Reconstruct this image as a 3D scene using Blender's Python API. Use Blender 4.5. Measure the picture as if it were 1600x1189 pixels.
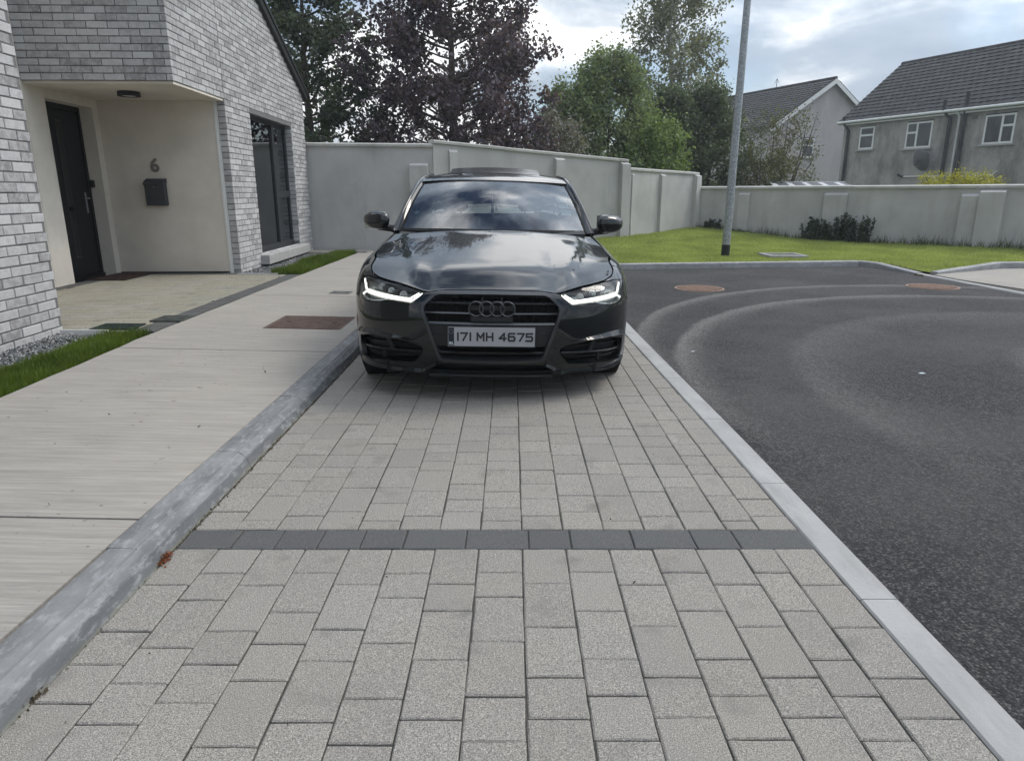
import bpy, bmesh, math, random
import numpy as np
from mathutils import Vector, Matrix
from mathutils.geometry import delaunay_2d_cdt

for o in list(bpy.data.objects): bpy.data.objects.remove(o)
SC = bpy.context.scene
COL = SC.collection
PI = math.pi
R = math.radians
rnd = random.Random(7)

# ============================================================ camera, sky, sun, exposure
cam = bpy.data.objects.new('camera', bpy.data.cameras.new('camera')); COL.objects.link(cam)
cam.location = (0, 0, 1.26); cam.rotation_euler = (R(90 - 15.22), 0, 0)
cam.data.sensor_fit = 'HORIZONTAL'; cam.data.sensor_width = 36; cam.data.lens = 36 * 1075 / 1600
cam.data.clip_start = .05; cam.data.clip_end = 3000
SC.camera = cam

SUN_EL, SUN_AZ = R(50), R(70)            # high on the right behind thin cloud (azimuth from +Y to +X)
world = bpy.data.worlds.new('World'); SC.world = world; world.use_nodes = True
wt = world.node_tree; wt.nodes.clear()
def wn(t, **k):
    n = wt.nodes.new(t)
    for a, b in k.items(): setattr(n, a, b)
    return n
def wmath(op, a, b=None, clamp=False):
    n = wn('ShaderNodeMath', operation=op); n.use_clamp = clamp
    for i, v in enumerate((a, b)):
        if v is None: continue
        if isinstance(v, (int, float)): n.inputs[i].default_value = v
        else: wt.links.new(v, n.inputs[i])
    return n.outputs[0]
def wramp(fac, stops):
    n = wn('ShaderNodeValToRGB'); wt.links.new(fac, n.inputs[0]); e = n.color_ramp.elements
    while len(e) < len(stops): e.new(.5)
    for el, (p, c) in zip(e, stops): el.position = p; el.color = (*c, 1)
    return n.outputs[0]
sky = wn('ShaderNodeTexSky', sky_type='NISHITA'); sky.sun_disc = False
sky.sun_elevation = SUN_EL; sky.sun_rotation = SUN_AZ; sky.air_density = 1.0; sky.dust_density = .8; sky.ozone_density = 1.2
bg1 = wn('ShaderNodeBackground'); bg1.inputs[1].default_value = .09; wt.links.new(sky.outputs[0], bg1.inputs[0])
tc = wn('ShaderNodeTexCoord'); sep = wn('ShaderNodeSeparateXYZ'); wt.links.new(tc.outputs['Generated'], sep.inputs[0])
zz_ = wmath('ADD', wmath('MAXIMUM', sep.outputs[2], 0.0), .42)
comb = wn('ShaderNodeCombineXYZ')
wt.links.new(wmath('DIVIDE', sep.outputs[0], zz_), comb.inputs[0]); wt.links.new(wmath('DIVIDE', sep.outputs[1], zz_), comb.inputs[1])
def wnoise(scale, detail, rough, off, dist=0.0):
    mp = wn('ShaderNodeMapping'); mp.inputs['Location'].default_value = off; wt.links.new(comb.outputs[0], mp.inputs[0])
    n = wn('ShaderNodeTexNoise'); n.inputs['Scale'].default_value = scale; n.inputs['Detail'].default_value = detail
    n.inputs['Roughness'].default_value = rough; n.inputs['Distortion'].default_value = dist; wt.links.new(mp.outputs[0], n.inputs[0]); return n.outputs[0]
cover = wramp(wnoise(1.5, 9, .52, (6.32, 9.62, 3.52), .35), [(.39, (0, 0, 0)), (.51, (1, 1, 1))])
shade = wmath('ADD', wmath('MULTIPLY', wnoise(2.1, 9, .52, (1.14, 19.5, .11), .5), .8), wmath('MULTIPLY', wnoise(6.5, 6, .6, (15.0, 16.9, .09), .3), .2))
ccol = wramp(shade, [(.37, (.38, .46, .57)), (.48, (.48, .56, .66)), (.53, (.74, .80, .87)), (.585, (1.3, 1.31, 1.32))])
bg2 = wn('ShaderNodeBackground'); wt.links.new(ccol, bg2.inputs[0])
# a cloud layer is brighter overhead than low down: (1 + 2 sin h) / 3
over = wmath('MULTIPLY', wmath('ADD', wmath('MULTIPLY', wmath('MAXIMUM', sep.outputs[2], 0.0), 2.0), 1.0), .54)
# and brighter towards the sun that stands behind it
dt = wn('ShaderNodeVectorMath', operation='DOT_PRODUCT'); wt.links.new(tc.outputs['Generated'], dt.inputs[0])
dt.inputs[1].default_value = (math.sin(SUN_AZ) * math.cos(SUN_EL), math.cos(SUN_AZ) * math.cos(SUN_EL), math.sin(SUN_EL))
glow = wmath('ADD', wmath('MULTIPLY', wmath('POWER', wmath('MAXIMUM', dt.outputs['Value'], 0.0), 3.0), .9), 1.0)
wt.links.new(wmath('MULTIPLY', over, glow), bg2.inputs[1])
mixs = wn('ShaderNodeMixShader'); wt.links.new(wmath('MAXIMUM', cover, wmath('MULTIPLY', sep.outputs[2], -25.0, True)), mixs.inputs[0]); wt.links.new(bg1.outputs[0], mixs.inputs[1]); wt.links.new(bg2.outputs[0], mixs.inputs[2])
wo = wn('ShaderNodeOutputWorld'); wt.links.new(mixs.outputs[0], wo.inputs[0])

sun = bpy.data.objects.new('sun', bpy.data.lights.new('sun', 'SUN')); COL.objects.link(sun)
sun.data.energy = 1.2; sun.data.angle = R(20); sun.data.color = (1, .93, .83)
sd = Vector((math.sin(SUN_AZ) * math.cos(SUN_EL), math.cos(SUN_AZ) * math.cos(SUN_EL), math.sin(SUN_EL)))
sun.rotation_euler = sd.to_track_quat('Z', 'Y').to_euler(); sun.location = (0, 0, 30)
vs = SC.view_settings; vs.view_transform = 'Standard'; vs.look = 'None'; vs.exposure = 0.52; vs.gamma = 1.0; vs.use_curve_mapping = False

# ============================================================ materials
class NT:
    def __init__(s, name):
        s.m = bpy.data.materials.new(name); s.m.use_nodes = True; s.t = s.m.node_tree; s.t.nodes.clear()
        s.out = s.n('ShaderNodeOutputMaterial')
    def n(s, typ, **k):
        x = s.t.nodes.new(typ)
        for a, b in k.items(): setattr(x, a, b)
        return x
    def l(s, a, b): s.t.links.new(a, b)
    def set(s, node, **k):
        for a, v in k.items():
            i = node.inputs[a.replace('_', ' ')]
            if hasattr(v, 'is_output'): s.l(v, i)
            else: i.default_value = v
        return node
    def pos(s): return s.n('ShaderNodeNewGeometry').outputs['Position']
    def noise(s, scale, detail=4, rough=.55, vec=None, dist=0.0):
        x = s.n('ShaderNodeTexNoise'); s.l(vec or s.pos(), x.inputs['Vector'])
        s.set(x, Scale=scale, Detail=detail, Roughness=rough, Distortion=dist); return x.outputs[0]
    def mapping(s, scale=(1, 1, 1), rot=(0, 0, 0), loc=(0, 0, 0), vec=None):
        x = s.n('ShaderNodeMapping'); s.l(vec or s.pos(), x.inputs[0])
        x.inputs['Scale'].default_value = scale; x.inputs['Rotation'].default_value = rot; x.inputs['Location'].default_value = loc; return x.outputs[0]
    def ramp(s, fac, stops, interp='LINEAR'):
        x = s.n('ShaderNodeValToRGB'); s.l(fac, x.inputs[0]); x.color_ramp.interpolation = interp; e = x.color_ramp.elements
        while len(e) < len(stops): e.new(.5)
        for el, (p, c) in zip(e, stops):
            el.position = p; el.color = (*c, 1) if not isinstance(c, (int, float)) else (c, c, c, 1)
        return x.outputs[0]
    def math(s, op, a, b=None, clamp=False):
        x = s.n('ShaderNodeMath', operation=op); x.use_clamp = clamp
        for i, v in enumerate((a, b)):
            if v is None: continue
            if isinstance(v, (int, float)): x.inputs[i].default_value = v
            else: s.l(v, x.inputs[i])
        return x.outputs[0]
    def mix(s, fac, a, b, blend='MIX'):
        x = s.n('ShaderNodeMix', data_type='RGBA', blend_type=blend)
        for i, v in ((0, fac), (6, a), (7, b)):
            if isinstance(v, (int, float)): x.inputs[i].default_value = v if i == 0 else (v, v, v, 1)
            elif isinstance(v, tuple): x.inputs[i].default_value = (*v, 1)
            else: s.l(v, x.inputs[i])
        return x.outputs[2]
    def bump(s, h, strength=.3, dist=.01):
        x = s.n('ShaderNodeBump'); s.l(h, x.inputs['Height']); x.inputs['Strength'].default_value = strength; x.inputs['Distance'].default_value = dist; return x.outputs[0]
    def bsdf(s, color, rough=.8, bump=None, metal=0.0, spec=.5, **k):
        p = s.n('ShaderNodeBsdfPrincipled')
        for nm, v in (('Base Color', color), ('Roughness', rough), ('Metallic', metal), ('Specular IOR Level', spec)):
            if isinstance(v, tuple): p.inputs[nm].default_value = (*v, 1)
            elif isinstance(v, (int, float)): p.inputs[nm].default_value = v
            else: s.l(v, p.inputs[nm])
        for nm, v in k.items():
            i = p.inputs[nm.replace('_', ' ')]
            if isinstance(v, tuple): i.default_value = (*v, 1)
            elif isinstance(v, (int, float)): i.default_value = v
            else: s.l(v, i)
        if bump is not None: s.l(bump, p.inputs['Normal'])
        s.l(p.outputs[0], s.out.inputs[0]); return p
    def rand(s):
        """a different number for every object and for every loose piece of a joined mesh"""
        a = s.n('ShaderNodeObjectInfo').outputs['Random']; b = s.n('ShaderNodeNewGeometry').outputs['Random Per Island']
        return s.math('FRACT', s.math('ADD', a, b))
M = {}
def simple(name, col, rough=.6, var=.15, scale=8, bump=.15, bscale=60, metal=0.0, spec=.4):
    q = NT(name); n = q.noise(scale, 5, .6)
    c = q.mix(q.ramp(n, [(.3, 0), (.7, 1)]), tuple(v * (1 - var) for v in col), tuple(min(1, v * (1 + var)) for v in col))
    b = q.bump(q.noise(bscale, 3, .6), bump, .004) if bump else None
    q.bsdf(c, rough, b, metal, spec); M[name] = q.m; return q.m

def m_brick():
    q = NT('washed_grey_brick'); r = q.rand()
    base = q.ramp(r, [(0, (.23, .225, .225)), (.2, (.29, .285, .285)), (.5, (.36, .355, .355)), (.8, (.41, .405, .405)), (1, (.47, .465, .46))])
    n = q.noise(16, 4, .6); n2 = q.noise(9, 3, .6, q.mapping(loc=(5, 3, 1)))
    c = q.mix(q.math('MULTIPLY', q.ramp(n, [(.42, 0), (.60, 1)]), .45), base, (.50, .50, .50))
    c = q.mix(q.math('MULTIPLY', q.ramp(n2, [(.55, 0), (.72, 1)]), .38), c, (.20, .165, .165))
    c = q.mix(q.math('MULTIPLY', q.ramp(q.noise(120, 2, .5), [(.62, 0), (.72, 1)]), .5), c, (.09, .085, .085))
    q.bsdf(c, .9, q.bump(q.noise(70, 5, .7), .5, .006), spec=.2); M['brick'] = q.m
m_brick()
simple('mortar', (.145, .143, .143), .95, .2, 12, .4, 200)
def m_render(name, col, stain, grain=90, streak=.35):
    q = NT(name)
    c = q.mix(q.ramp(q.noise(1.3, 6, .62), [(.35, 0), (.68, 1)]), tuple(v * .88 for v in col), tuple(v * 1.1 for v in col))
    s = q.ramp(q.noise(2.2, 6, .65, q.mapping(scale=(1.6, 1.6, .28))), [(.52, 0), (.72, 1)])
    c = q.mix(q.math('MULTIPLY', s, streak), c, stain)
    c = q.mix(q.math('MULTIPLY', q.ramp(q.noise(.8, 3, .5, q.mapping(loc=(7, 3, 4))), [(.5, 0), (.62, 1)]), .18), c, tuple(v * .72 for v in col))
    q.bsdf(c, .92, q.bump(q.noise(grain, 4, .7), .3, .006), spec=.15); M[name] = q.m
m_render('cream_render', (.62, .575, .505), (.56, .52, .45), 160, .12)
m_render('wall_render', (.405, .398, .382), (.24, .23, .215), 60, .38)
m_render('coping', (.44, .435, .41), (.18, .18, .14), 80, .5)
def m_dash():
    q = NT('pebble_dash')
    c = q.mix(q.ramp(q.noise(55, 3, .7), [(.35, 0), (.65, 1)]), (.22, .205, .19), (.45, .43, .405))
    c = q.mix(q.math('MULTIPLY', q.ramp(q.noise(.9, 6, .65, q.mapping(scale=(1.2, 1.2, .5))), [(.44, 0), (.62, 1)]), .7), c, (.13, .122, .11))
    q.bsdf(c, .95, q.bump(q.noise(60, 4, .8), .9, .02), spec=.1); M['pebble_dash'] = q.m
m_dash()
def m_gable():
    q = NT('gable_render')
    c = q.mix(q.ramp(q.noise(40, 3, .7), [(.35, 0), (.65, 1)]), (.34, .32, .315), (.48, .45, .445))
    c = q.mix(q.math('MULTIPLY', q.ramp(q.noise(.7, 6, .65, q.mapping(scale=(1.2, 1.2, .5))), [(.45, 0), (.66, 1)]), .4), c, (.22, .20, .20))
    q.bsdf(c, .95, q.bump(q.noise(60, 4, .8), .6, .02), spec=.1); M['gable_render'] = q.m
m_gable()
def m_paver(name, a, b, sp, tint):
    q = NT(name); r = q.rand()
    c = q.mix(r, a, b)
    c = q.mix(q.math('MULTIPLY', q.ramp(q.noise(2.3, 4, .6), [(.4, 0), (.66, 1)]), .65), c, tint)
    c = q.mix(q.math('MULTIPLY', q.ramp(q.noise(330, 2, .7), [(.46, 0), (.56, 1)]), .95), c, sp)
    c = q.mix(q.math('MULTIPLY', q.ramp(q.noise(210, 2, .6, q.mapping(loc=(3, 3, 3))), [(.60, 0), (.68, 1)]), .5), c, tuple(min(1, v * 1.9) for v in b))
    st = q.ramp(q.noise(5.5, 3, .5, q.mapping(loc=(1.7, 4.2, 0))), [(.60, 0), (.76, 1)])
    c = q.mix(q.math('MULTIPLY', st, .55), c, (.11, .105, .095))
    q.bsdf(c, .88, q.bump(q.noise(300, 3, .7), .35, .003), spec=.25); M[name] = q.m
m_paver('paver_granite', (.252, .233, .208), (.310, .290, .260), (.120, .115, .108), (.31, .28, .235))
m_paver('paver_dark', (.088, .087, .087), (.108, .107, .106), (.06, .06, .06), (.10, .10, .10))
m_paver('paver_buff', (.235, .222, .185), (.31, .295, .25), (.17, .16, .13), (.27, .235, .16))
m_paver('paver_charcoal', (.07, .07, .07), (.10, .10, .10), (.06, .06, .06), (.09, .085, .07))
simple('joint_sand', (.05, .048, .042), .95, .3, 14, .5, 160)
def m_brushed():
    q = NT('brushed_concrete')
    n = q.noise(1.0, 6, .75, q.mapping(scale=(1.6, 44, 1)))
    n1 = q.noise(1.0, 5, .8, q.mapping(scale=(3.2, 105, 1), rot=(0, 0, R(-1.5))))
    c = q.mix(q.ramp(n, [(.36, 0), (.64, 1)]), (.232, .213, .190), (.330, .308, .278))
    c = q.mix(q.math('MULTIPLY', q.ramp(n1, [(.47, 0), (.62, 1)]), .50), c, (.165, .155, .145))
    c = q.mix(q.math('MULTIPLY', q.ramp(q.noise(.9, 5, .6), [(.45, 0), (.75, 1)]), .30), c, (.40, .36, .295))
    spots = q.ramp(q.noise(26, 1, .3, q.mapping(loc=(4, 2, 0))), [(.76, 0), (.77, 1)])
    c = q.mix(q.math('MULTIPLY', spots, .7), c, (.12, .10, .085))
    h = q.math('ADD', q.math('MULTIPLY', n, .6), q.math('MULTIPLY', n1, .5))
    q.bsdf(c, .9, q.bump(h, .55, .006), spec=.25); M['brushed_concrete'] = q.m
m_brushed()
def m_kerb(name, lo, hi, dark, moss=False):
    q = NT(name); r = q.rand()
    c = q.mix(q.ramp(q.noise(2.4, 6, .65), [(.32, 0), (.7, 1)]), lo, hi)
    c = q.mix(q.math('MULTIPLY', q.ramp(q.noise(9, 5, .7, q.mapping(scale=(1, .25, 2.2))), [(.45, 0), (.65, 1)]), .6), c, dark)
    c = q.mix(q.math('MULTIPLY', r, .12), c, dark)
    if moss:
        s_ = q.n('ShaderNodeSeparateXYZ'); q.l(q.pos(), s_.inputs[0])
        low = q.ramp(q.math('ADD', q.math('MULTIPLY', s_.outputs[2], -18.0), q.noise(7, 5, .7)), [(.10, 0), (.55, 1)])
        c = q.mix(q.math('MULTIPLY', low, .55), c, (.17, .165, .10))
        rub_shade = q.ramp(q.math('ADD', q.math('MULTIPLY', s_.outputs[2], 14.0), q.math('MULTIPLY', q.noise(5, 5, .7, q.mapping(scale=(1, .35, 1))), .5)), [(.30, 0), (.45, 1), (.95, 1), (1.0, 0)])
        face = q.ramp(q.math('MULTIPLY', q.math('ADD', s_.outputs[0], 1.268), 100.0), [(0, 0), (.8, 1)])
        c = q.mix(q.math('MULTIPLY', q.math('MULTIPLY', rub_shade, face), .55), c, (.075, .08, .088))  # shade of the kerb face painted into the colour, along with tyre scuffs
        c = q.mix(q.math('MULTIPLY', q.ramp(q.noise(34, 4, .7, q.mapping(scale=(1, .4, 1))), [(.52, 0), (.66, 1)]), .5), c, (.33, .335, .34))
    q.bsdf(c, .82, q.bump(q.noise(60, 5, .75), .6, .006), spec=.3); M[name] = q.m
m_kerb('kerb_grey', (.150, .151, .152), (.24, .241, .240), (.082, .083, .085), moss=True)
m_kerb('kerb_pale', (.285, .28, .272), (.36, .355, .345), (.23, .226, .22))
m_kerb('kerb_far', (.24, .24, .245), (.37, .37, .37), (.17, .17, .17))
def m_asphalt():
    q = NT('asphalt')
    vo = q.n('ShaderNodeTexVoronoi'); q.l(q.pos(), vo.inputs['Vector']); vo.inputs['Scale'].default_value = 125
    v2 = q.n('ShaderNodeTexVoronoi'); q.l(q.pos(), v2.inputs['Vector']); v2.inputs['Scale'].default_value = 55
    sx = q.n('ShaderNodeSeparateColor'); q.l(vo.outputs['Color'], sx.inputs[0]); sy = q.n('ShaderNodeSeparateColor'); q.l(v2.outputs['Color'], sy.inputs[0])
    stone = q.math('ADD', q.math('MULTIPLY', sx.outputs[0], .65), q.math('MULTIPLY', sy.outputs[1], .35))
    c = q.ramp(stone, [(.15, (.012, .012, .013)), (.45, (.034, .033, .034)), (.68, (.060, .057, .057)), (.85, (.10, .095, .092))])
    c = q.mix(q.ramp(vo.outputs['Distance'], [(.35, 0), (.75, .8)]), c, (.010, .010, .011))
    c = q.mix(q.math('MULTIPLY', q.ramp(q.noise(.8, 5, .6, dist=.5), [(.40, 0), (.72, 1)]), .45), c, (.095, .088, .087))
    # dusty tyre arcs: rings about the turning centre
    def arc(cx, cy, rx, ry, w, amt, ang0, ang1, c):
        p = q.n('ShaderNodeVectorMath', operation='SUBTRACT'); q.l(q.pos(), p.inputs[0]); p.inputs[1].default_value = (cx, cy, 0)
        s_ = q.n('ShaderNodeSeparateXYZ'); q.l(p.outputs[0], s_.inputs[0])
        ex = q.math('DIVIDE', s_.outputs[0], rx); ey = q.math('DIVIDE', s_.outputs[1], ry)
        rr = q.math('SQRT', q.math('ADD', q.math('MULTIPLY', ex, ex), q.math('MULTIPLY', ey, ey)))
        d = q.math('MULTIPLY', q.math('SUBTRACT', rr, 1.0), rx)                       # metres from the arc, inside negative
        d = q.math('ADD', d, q.math('MULTIPLY', q.math('SUBTRACT', q.noise(2.0, 3, .5), .5), .10))
        band = q.math('MULTIPLY', q.ramp(q.math('ADD', q.math('DIVIDE', d, w * 2), .5), [(0, 0), (.30, .18), (.62, .8), (.72, 1), (.80, .8), (.92, 0)]), 1.0)
        lo = lambda v, a, b: q.ramp(q.math('DIVIDE', q.math('SUBTRACT', v, a), b - a), [(0, 0), (1, 1)])
        lim = q.math('MULTIPLY', lo(ey, ang0, ang0 + .55), lo(q.math('MULTIPLY', ex, -1.0), -ang1, -ang1 + .9))
        f = q.math('MULTIPLY', q.math('MULTIPLY', band, lim), q.math('MULTIPLY', q.math('ADD', q.math('MULTIPLY', stone, 1.5), .1), amt))
        return q.mix(f, c, (.20, .19, .182))
    c = arc(5.2, 5.4, 4.0, 4.35, .17, .62, -.25, 1.0, c)
    c = arc(5.1, 4.35, 3.75, 4.35, .20, .62, -.3, .85, c)
    c = arc(5.2, 4.0, 2.9, 3.2, .45, .22, -.5, .8, c)
    c = arc(5.4, 2.6, 1.9, 3.2, .35, .20, -.3, .6, c)
    q.bsdf(c, .88, q.bump(q.math('SUBTRACT', stone, vo.outputs['Distance']), .8, .006), spec=.3); M['asphalt'] = q.m
m_asphalt()
def m_soil(name, a, b, sc=25):
    q = NT(name); c = q.mix(q.ramp(q.noise(sc, 5, .7), [(.35, 0), (.65, 1)]), a, b)
    q.bsdf(c, .95, q.bump(q.noise(sc * 3, 4, .7), .5, .01), spec=.1); M[name] = q.m
m_soil('soil', (.045, .034, .022), (.10, .078, .05))
m_soil('turf_base', (.17, .195, .06), (.27, .29, .095), 6)
m_soil('far_ground', (.05, .075, .025), (.09, .11, .04), 2)
def m_gravel():
    q = NT('gravel_stone'); c = q.ramp(q.rand(), [(0, (.04, .044, .048)), (.5, (.11, .115, .12)), (.85, (.20, .20, .20)), (1, (.36, .355, .34))])
    q.bsdf(c, .85, spec=.3); M['gravel'] = q.m
m_gravel()
def m_leaf(name, a, b, trans=.35, rough=.5, patch=0):
    q = NT(name); c = q.mix(q.rand(), a, b)
    if patch: c = q.mix(q.math('MULTIPLY', q.ramp(q.noise(1.1, 5, .65), [(.40, 0), (.62, 1)]), patch), c, tuple(v * .45 for v in a))
    p = q.n('ShaderNodeBsdfPrincipled'); q.l(c, p.inputs['Base Color']); p.inputs['Roughness'].default_value = rough; p.inputs['Specular IOR Level'].default_value = .35
    t = q.n('ShaderNodeBsdfTranslucent'); q.l(q.mix(1.0, c, (1.25, 1.2, .7), 'MULTIPLY'), t.inputs[0])
    x = q.n('ShaderNodeMixShader'); x.inputs[0].default_value = trans; q.l(p.outputs[0], x.inputs[1]); q.l(t.outputs[0], x.inputs[2]); q.l(x.outputs[0], q.out.inputs[0])
    M[name] = q.m
m_leaf('leaf_purple', (.058, .044, .060), (.125, .090, .115), .36)
m_leaf('leaf_dark', (.034, .052, .034), (.090, .115, .070), .35)
m_leaf('leaf_hedge', (.055, .08, .048), (.12, .155, .085), .36)
m_leaf('leaf_birch', (.13, .145, .105), (.25, .27, .20), .4)
m_leaf('leaf_mid', (.10, .145, .07), (.22, .275, .14), .4)
m_leaf('leaf_bright', (.13, .195, .06), (.22, .30, .11), .4)
m_leaf('leaf_blossom', (.10, .12, .08), (.30, .27, .26), .3)
m_leaf('leaf_olive', (.07, .085, .035), (.15, .16, .07), .35)
m_leaf('leaf_gold', (.22, .23, .025), (.40, .38, .06), .4)
m_leaf('leaf_weed', (.018, .035, .018), (.04, .07, .035), .3)
m_leaf('grass_blade', (.06, .11, .012), (.16, .22, .035), .45, .6, .5)
m_leaf('grass_lawn', (.235, .295, .09), (.40, .46, .17), .45, .6, .45)
m_leaf('grass_rough', (.035, .06, .018), (.08, .11, .035), .35, .6)
m_leaf('red_moss', (.16, .05, .03), (.30, .12, .06), .3)
m_leaf('dry_leaf', (.06, .045, .03), (.12, .09, .06), .2)
simple('bark', (.075, .062, .05), .95, .35, 12, .8, 40)
simple('birch_bark', (.30, .29, .27), .9, .5, 9, .6, 30)
def m_galv():
    q = NT('galvanised_steel')
    v = q.n('ShaderNodeTexVoronoi'); q.l(q.pos(), v.inputs['Vector']); v.inputs['Scale'].default_value = 55
    c = q.mix(q.ramp(v.outputs['Color'], [(.2, 0), (.8, 1)]), (.20, .215, .225), (.36, .375, .385))
    q.bsdf(c, .55, None, .55, .5); M['galvanised'] = q.m
m_galv()
simple('pole_black', (.012, .012, .013), .7, .2, 10, .1)
def m_rust(name, a, b):
    q = NT(name); c = q.mix(q.ramp(q.noise(14, 6, .7), [(.35, 0), (.66, 1)]), a, b)
    q.bsdf(c, .8, q.bump(q.noise(90, 4, .7), .4, .004), .2, .3); M[name] = q.m
m_rust('rust_iron', (.085, .055, .045), (.15, .105, .09))
m_rust('orange_iron', (.20, .125, .09), (.31, .215, .165))
m_rust('grey_cover', (.10, .10, .10), (.17, .165, .16))
m_rust('dark_cover', (.05, .055, .05), (.085, .09, .08))
simple('green_plastic', (.012, .024, .019), .55, .25, 14, .2)
simple('mat_fibre', (.07, .042, .034), .95, .4, 60, .9, 220)
simple('anthracite', (.022, .024, .028), .45, .12, 6, .06)
simple('door_black', (.007, .0075, .009), .35, .12, 5, .05, spec=.2)
simple('steel_satin', (.30, .31, .32), .35, .1, 5, 0, metal=.9)
simple('letterbox_grey', (.030, .034, .040), .5, .12, 9, .1)
simple('numeral_grey', (.14, .135, .125), .55, .1, 9, .05)
simple('white_trim', (.62, .62, .60), .55, .05, 4, .03)
simple('upvc', (.62, .62, .61), .4, .06, 4, .02)
simple('sill_concrete', (.33, .325, .315), .85, .15, 12, .35, 120)
simple('roof_black', (.016, .017, .019), .6, .2, 5, .2)
def m_tile(name, a, b):
    q = NT(name); r = q.n('ShaderNodeNewGeometry').outputs['Random Per Island']
    c = q.mix(r, a, b); c = q.mix(q.math('MULTIPLY', q.ramp(q.noise(3.2, 5, .7), [(.5, 0), (.72, 1)]), .5), c, (.075, .075, .073))
    q.bsdf(c, .85, q.bump(q.noise(40, 3, .6), .3, .01), spec=.25); M[name] = q.m
m_tile('roof_tile', (.028, .029, .031), (.046, .047, .050))
simple('pipe_black', (.014, .014, .016), .5, .2, 6, .05)
simple('dish_grey', (.085, .088, .095), .6, .1, 4, .05)
simple('curtain', (.30, .31, .33), .9, .15, 8, .2)
simple('lace', (.55, .55, .55), .9, .2, 12, .2)
simple('room_dark', (.02, .021, .024), .8, .2, 3, 0)
simple('shed_sheet', (.42, .43, .44), .5, .15, 4, .1)
simple('shed_dark', (.05, .055, .06), .6, .15, 4, .1)
def m_glass(name, tint, ior=1.5, rough=.015, dark=0.0):
    q = NT(name); tr = q.n('ShaderNodeBsdfTransparent'); tr.inputs[0].default_value = (*tint, 1)
    g = q.n('ShaderNodeBsdfGlossy'); g.inputs['Roughness'].default_value = rough; g.inputs['Color'].default_value = (.95, .97, 1, 1)
    f = q.n('ShaderNodeFresnel'); f.inputs['IOR'].default_value = ior
    x = q.n('ShaderNodeMixShader'); q.l(f.outputs[0], x.inputs[0]); q.l(tr.outputs[0], x.inputs[1]); q.l(g.outputs[0], x.inputs[2]); q.l(x.outputs[0], q.out.inputs[0]); M[name] = q.m
m_glass('window_glass', (.55, .58, .60), 1.55)
m_glass('house_glass', (.35, .37, .40), 1.9)
m_glass('windscreen_glass', (.50, .57, .56), 2.0)
m_glass('side_glass', (.12, .14, .15), 1.6)
m_glass('lamp_lens', (.90, .93, .93), 1.35)
# car
def m_paint():
    q = NT('black_car_paint')
    fl = q.noise(900, 1, .5)
    c = q.mix(q.ramp(fl, [(.4, 0), (.75, 1)]), (.0018, .0030, .0036), (.0045, .0072, .0085))
    p = q.bsdf(c, .4, None, 0.0, .08)
    p.inputs['Coat Weight'].default_value = 1.0; p.inputs['Coat Roughness'].default_value = .03; p.inputs['Coat IOR'].default_value = 1.5
    M['paint'] = q.m
m_paint()
simple('black_plastic', (.010, .011, .013), .55, .15, 20, .1, 400)
simple('gloss_black', (.006, .007, .009), .22, .1, 20, 0)
simple('frame_trim', (.022, .024, .027), .24, .1, 20, 0, spec=.6)
simple('grille_black', (.007, .0075, .009), .45, .1, 20, 0)
simple('void_black', (.0025, .0025, .003), .9, .1, 20, 0)
simple('ring_metal', (.075, .078, .085), .25, .05, 20, 0, metal=.8)
simple('chrome_dim', (.38, .40, .41), .22, .05, 20, 0, metal=.9)
simple('lamp_grey', (.24, .25, .255), .35, .1, 30, 0, metal=.5)
simple('tyre_rubber', (.012, .012, .012), .85, .2, 30, .3, 200)
simple('rim_metal', (.05, .052, .056), .35, .1, 20, 0, metal=.8)
simple('seat_fabric', (.035, .036, .038), .8, .2, 30, .2)
simple('dash_plastic', (.022, .023, .024), .7, .15, 30, .2)
simple('plate_white', (.29, .29, .30), .45, .04, 10, 0)
simple('plate_black', (.012, .013, .016), .5, .05, 10, 0)
simple('plate_blue', (.006, .010, .020), .5, .05, 10, 0)
simple('paper_white', (.50, .54, .55), .7, .05, 20, 0)
simple('paper_mark', (.12, .20, .22), .7, .05, 20, 0)
def m_emit(name, col, st):
    q = NT(name); e = q.n('ShaderNodeEmission'); e.inputs[0].default_value = (*col, 1); e.inputs[1].default_value = st; q.l(e.outputs[0], q.out.inputs[0]); M[name] = q.m
m_emit('running_light', (1, .99, .93), 1.6)
m_emit('running_light_glow', (.95, .97, .88), .55)

q = NT('glare_veil'); v = q.n('ShaderNodeVolumePrincipled'); v.inputs['Color'].default_value = (.90, .95, 1, 1); v.inputs['Density'].default_value = .0014; v.inputs['Anisotropy'].default_value = .3; q.l(v.outputs[0], q.out.inputs[1]); M['glare_veil'] = q.m

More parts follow.
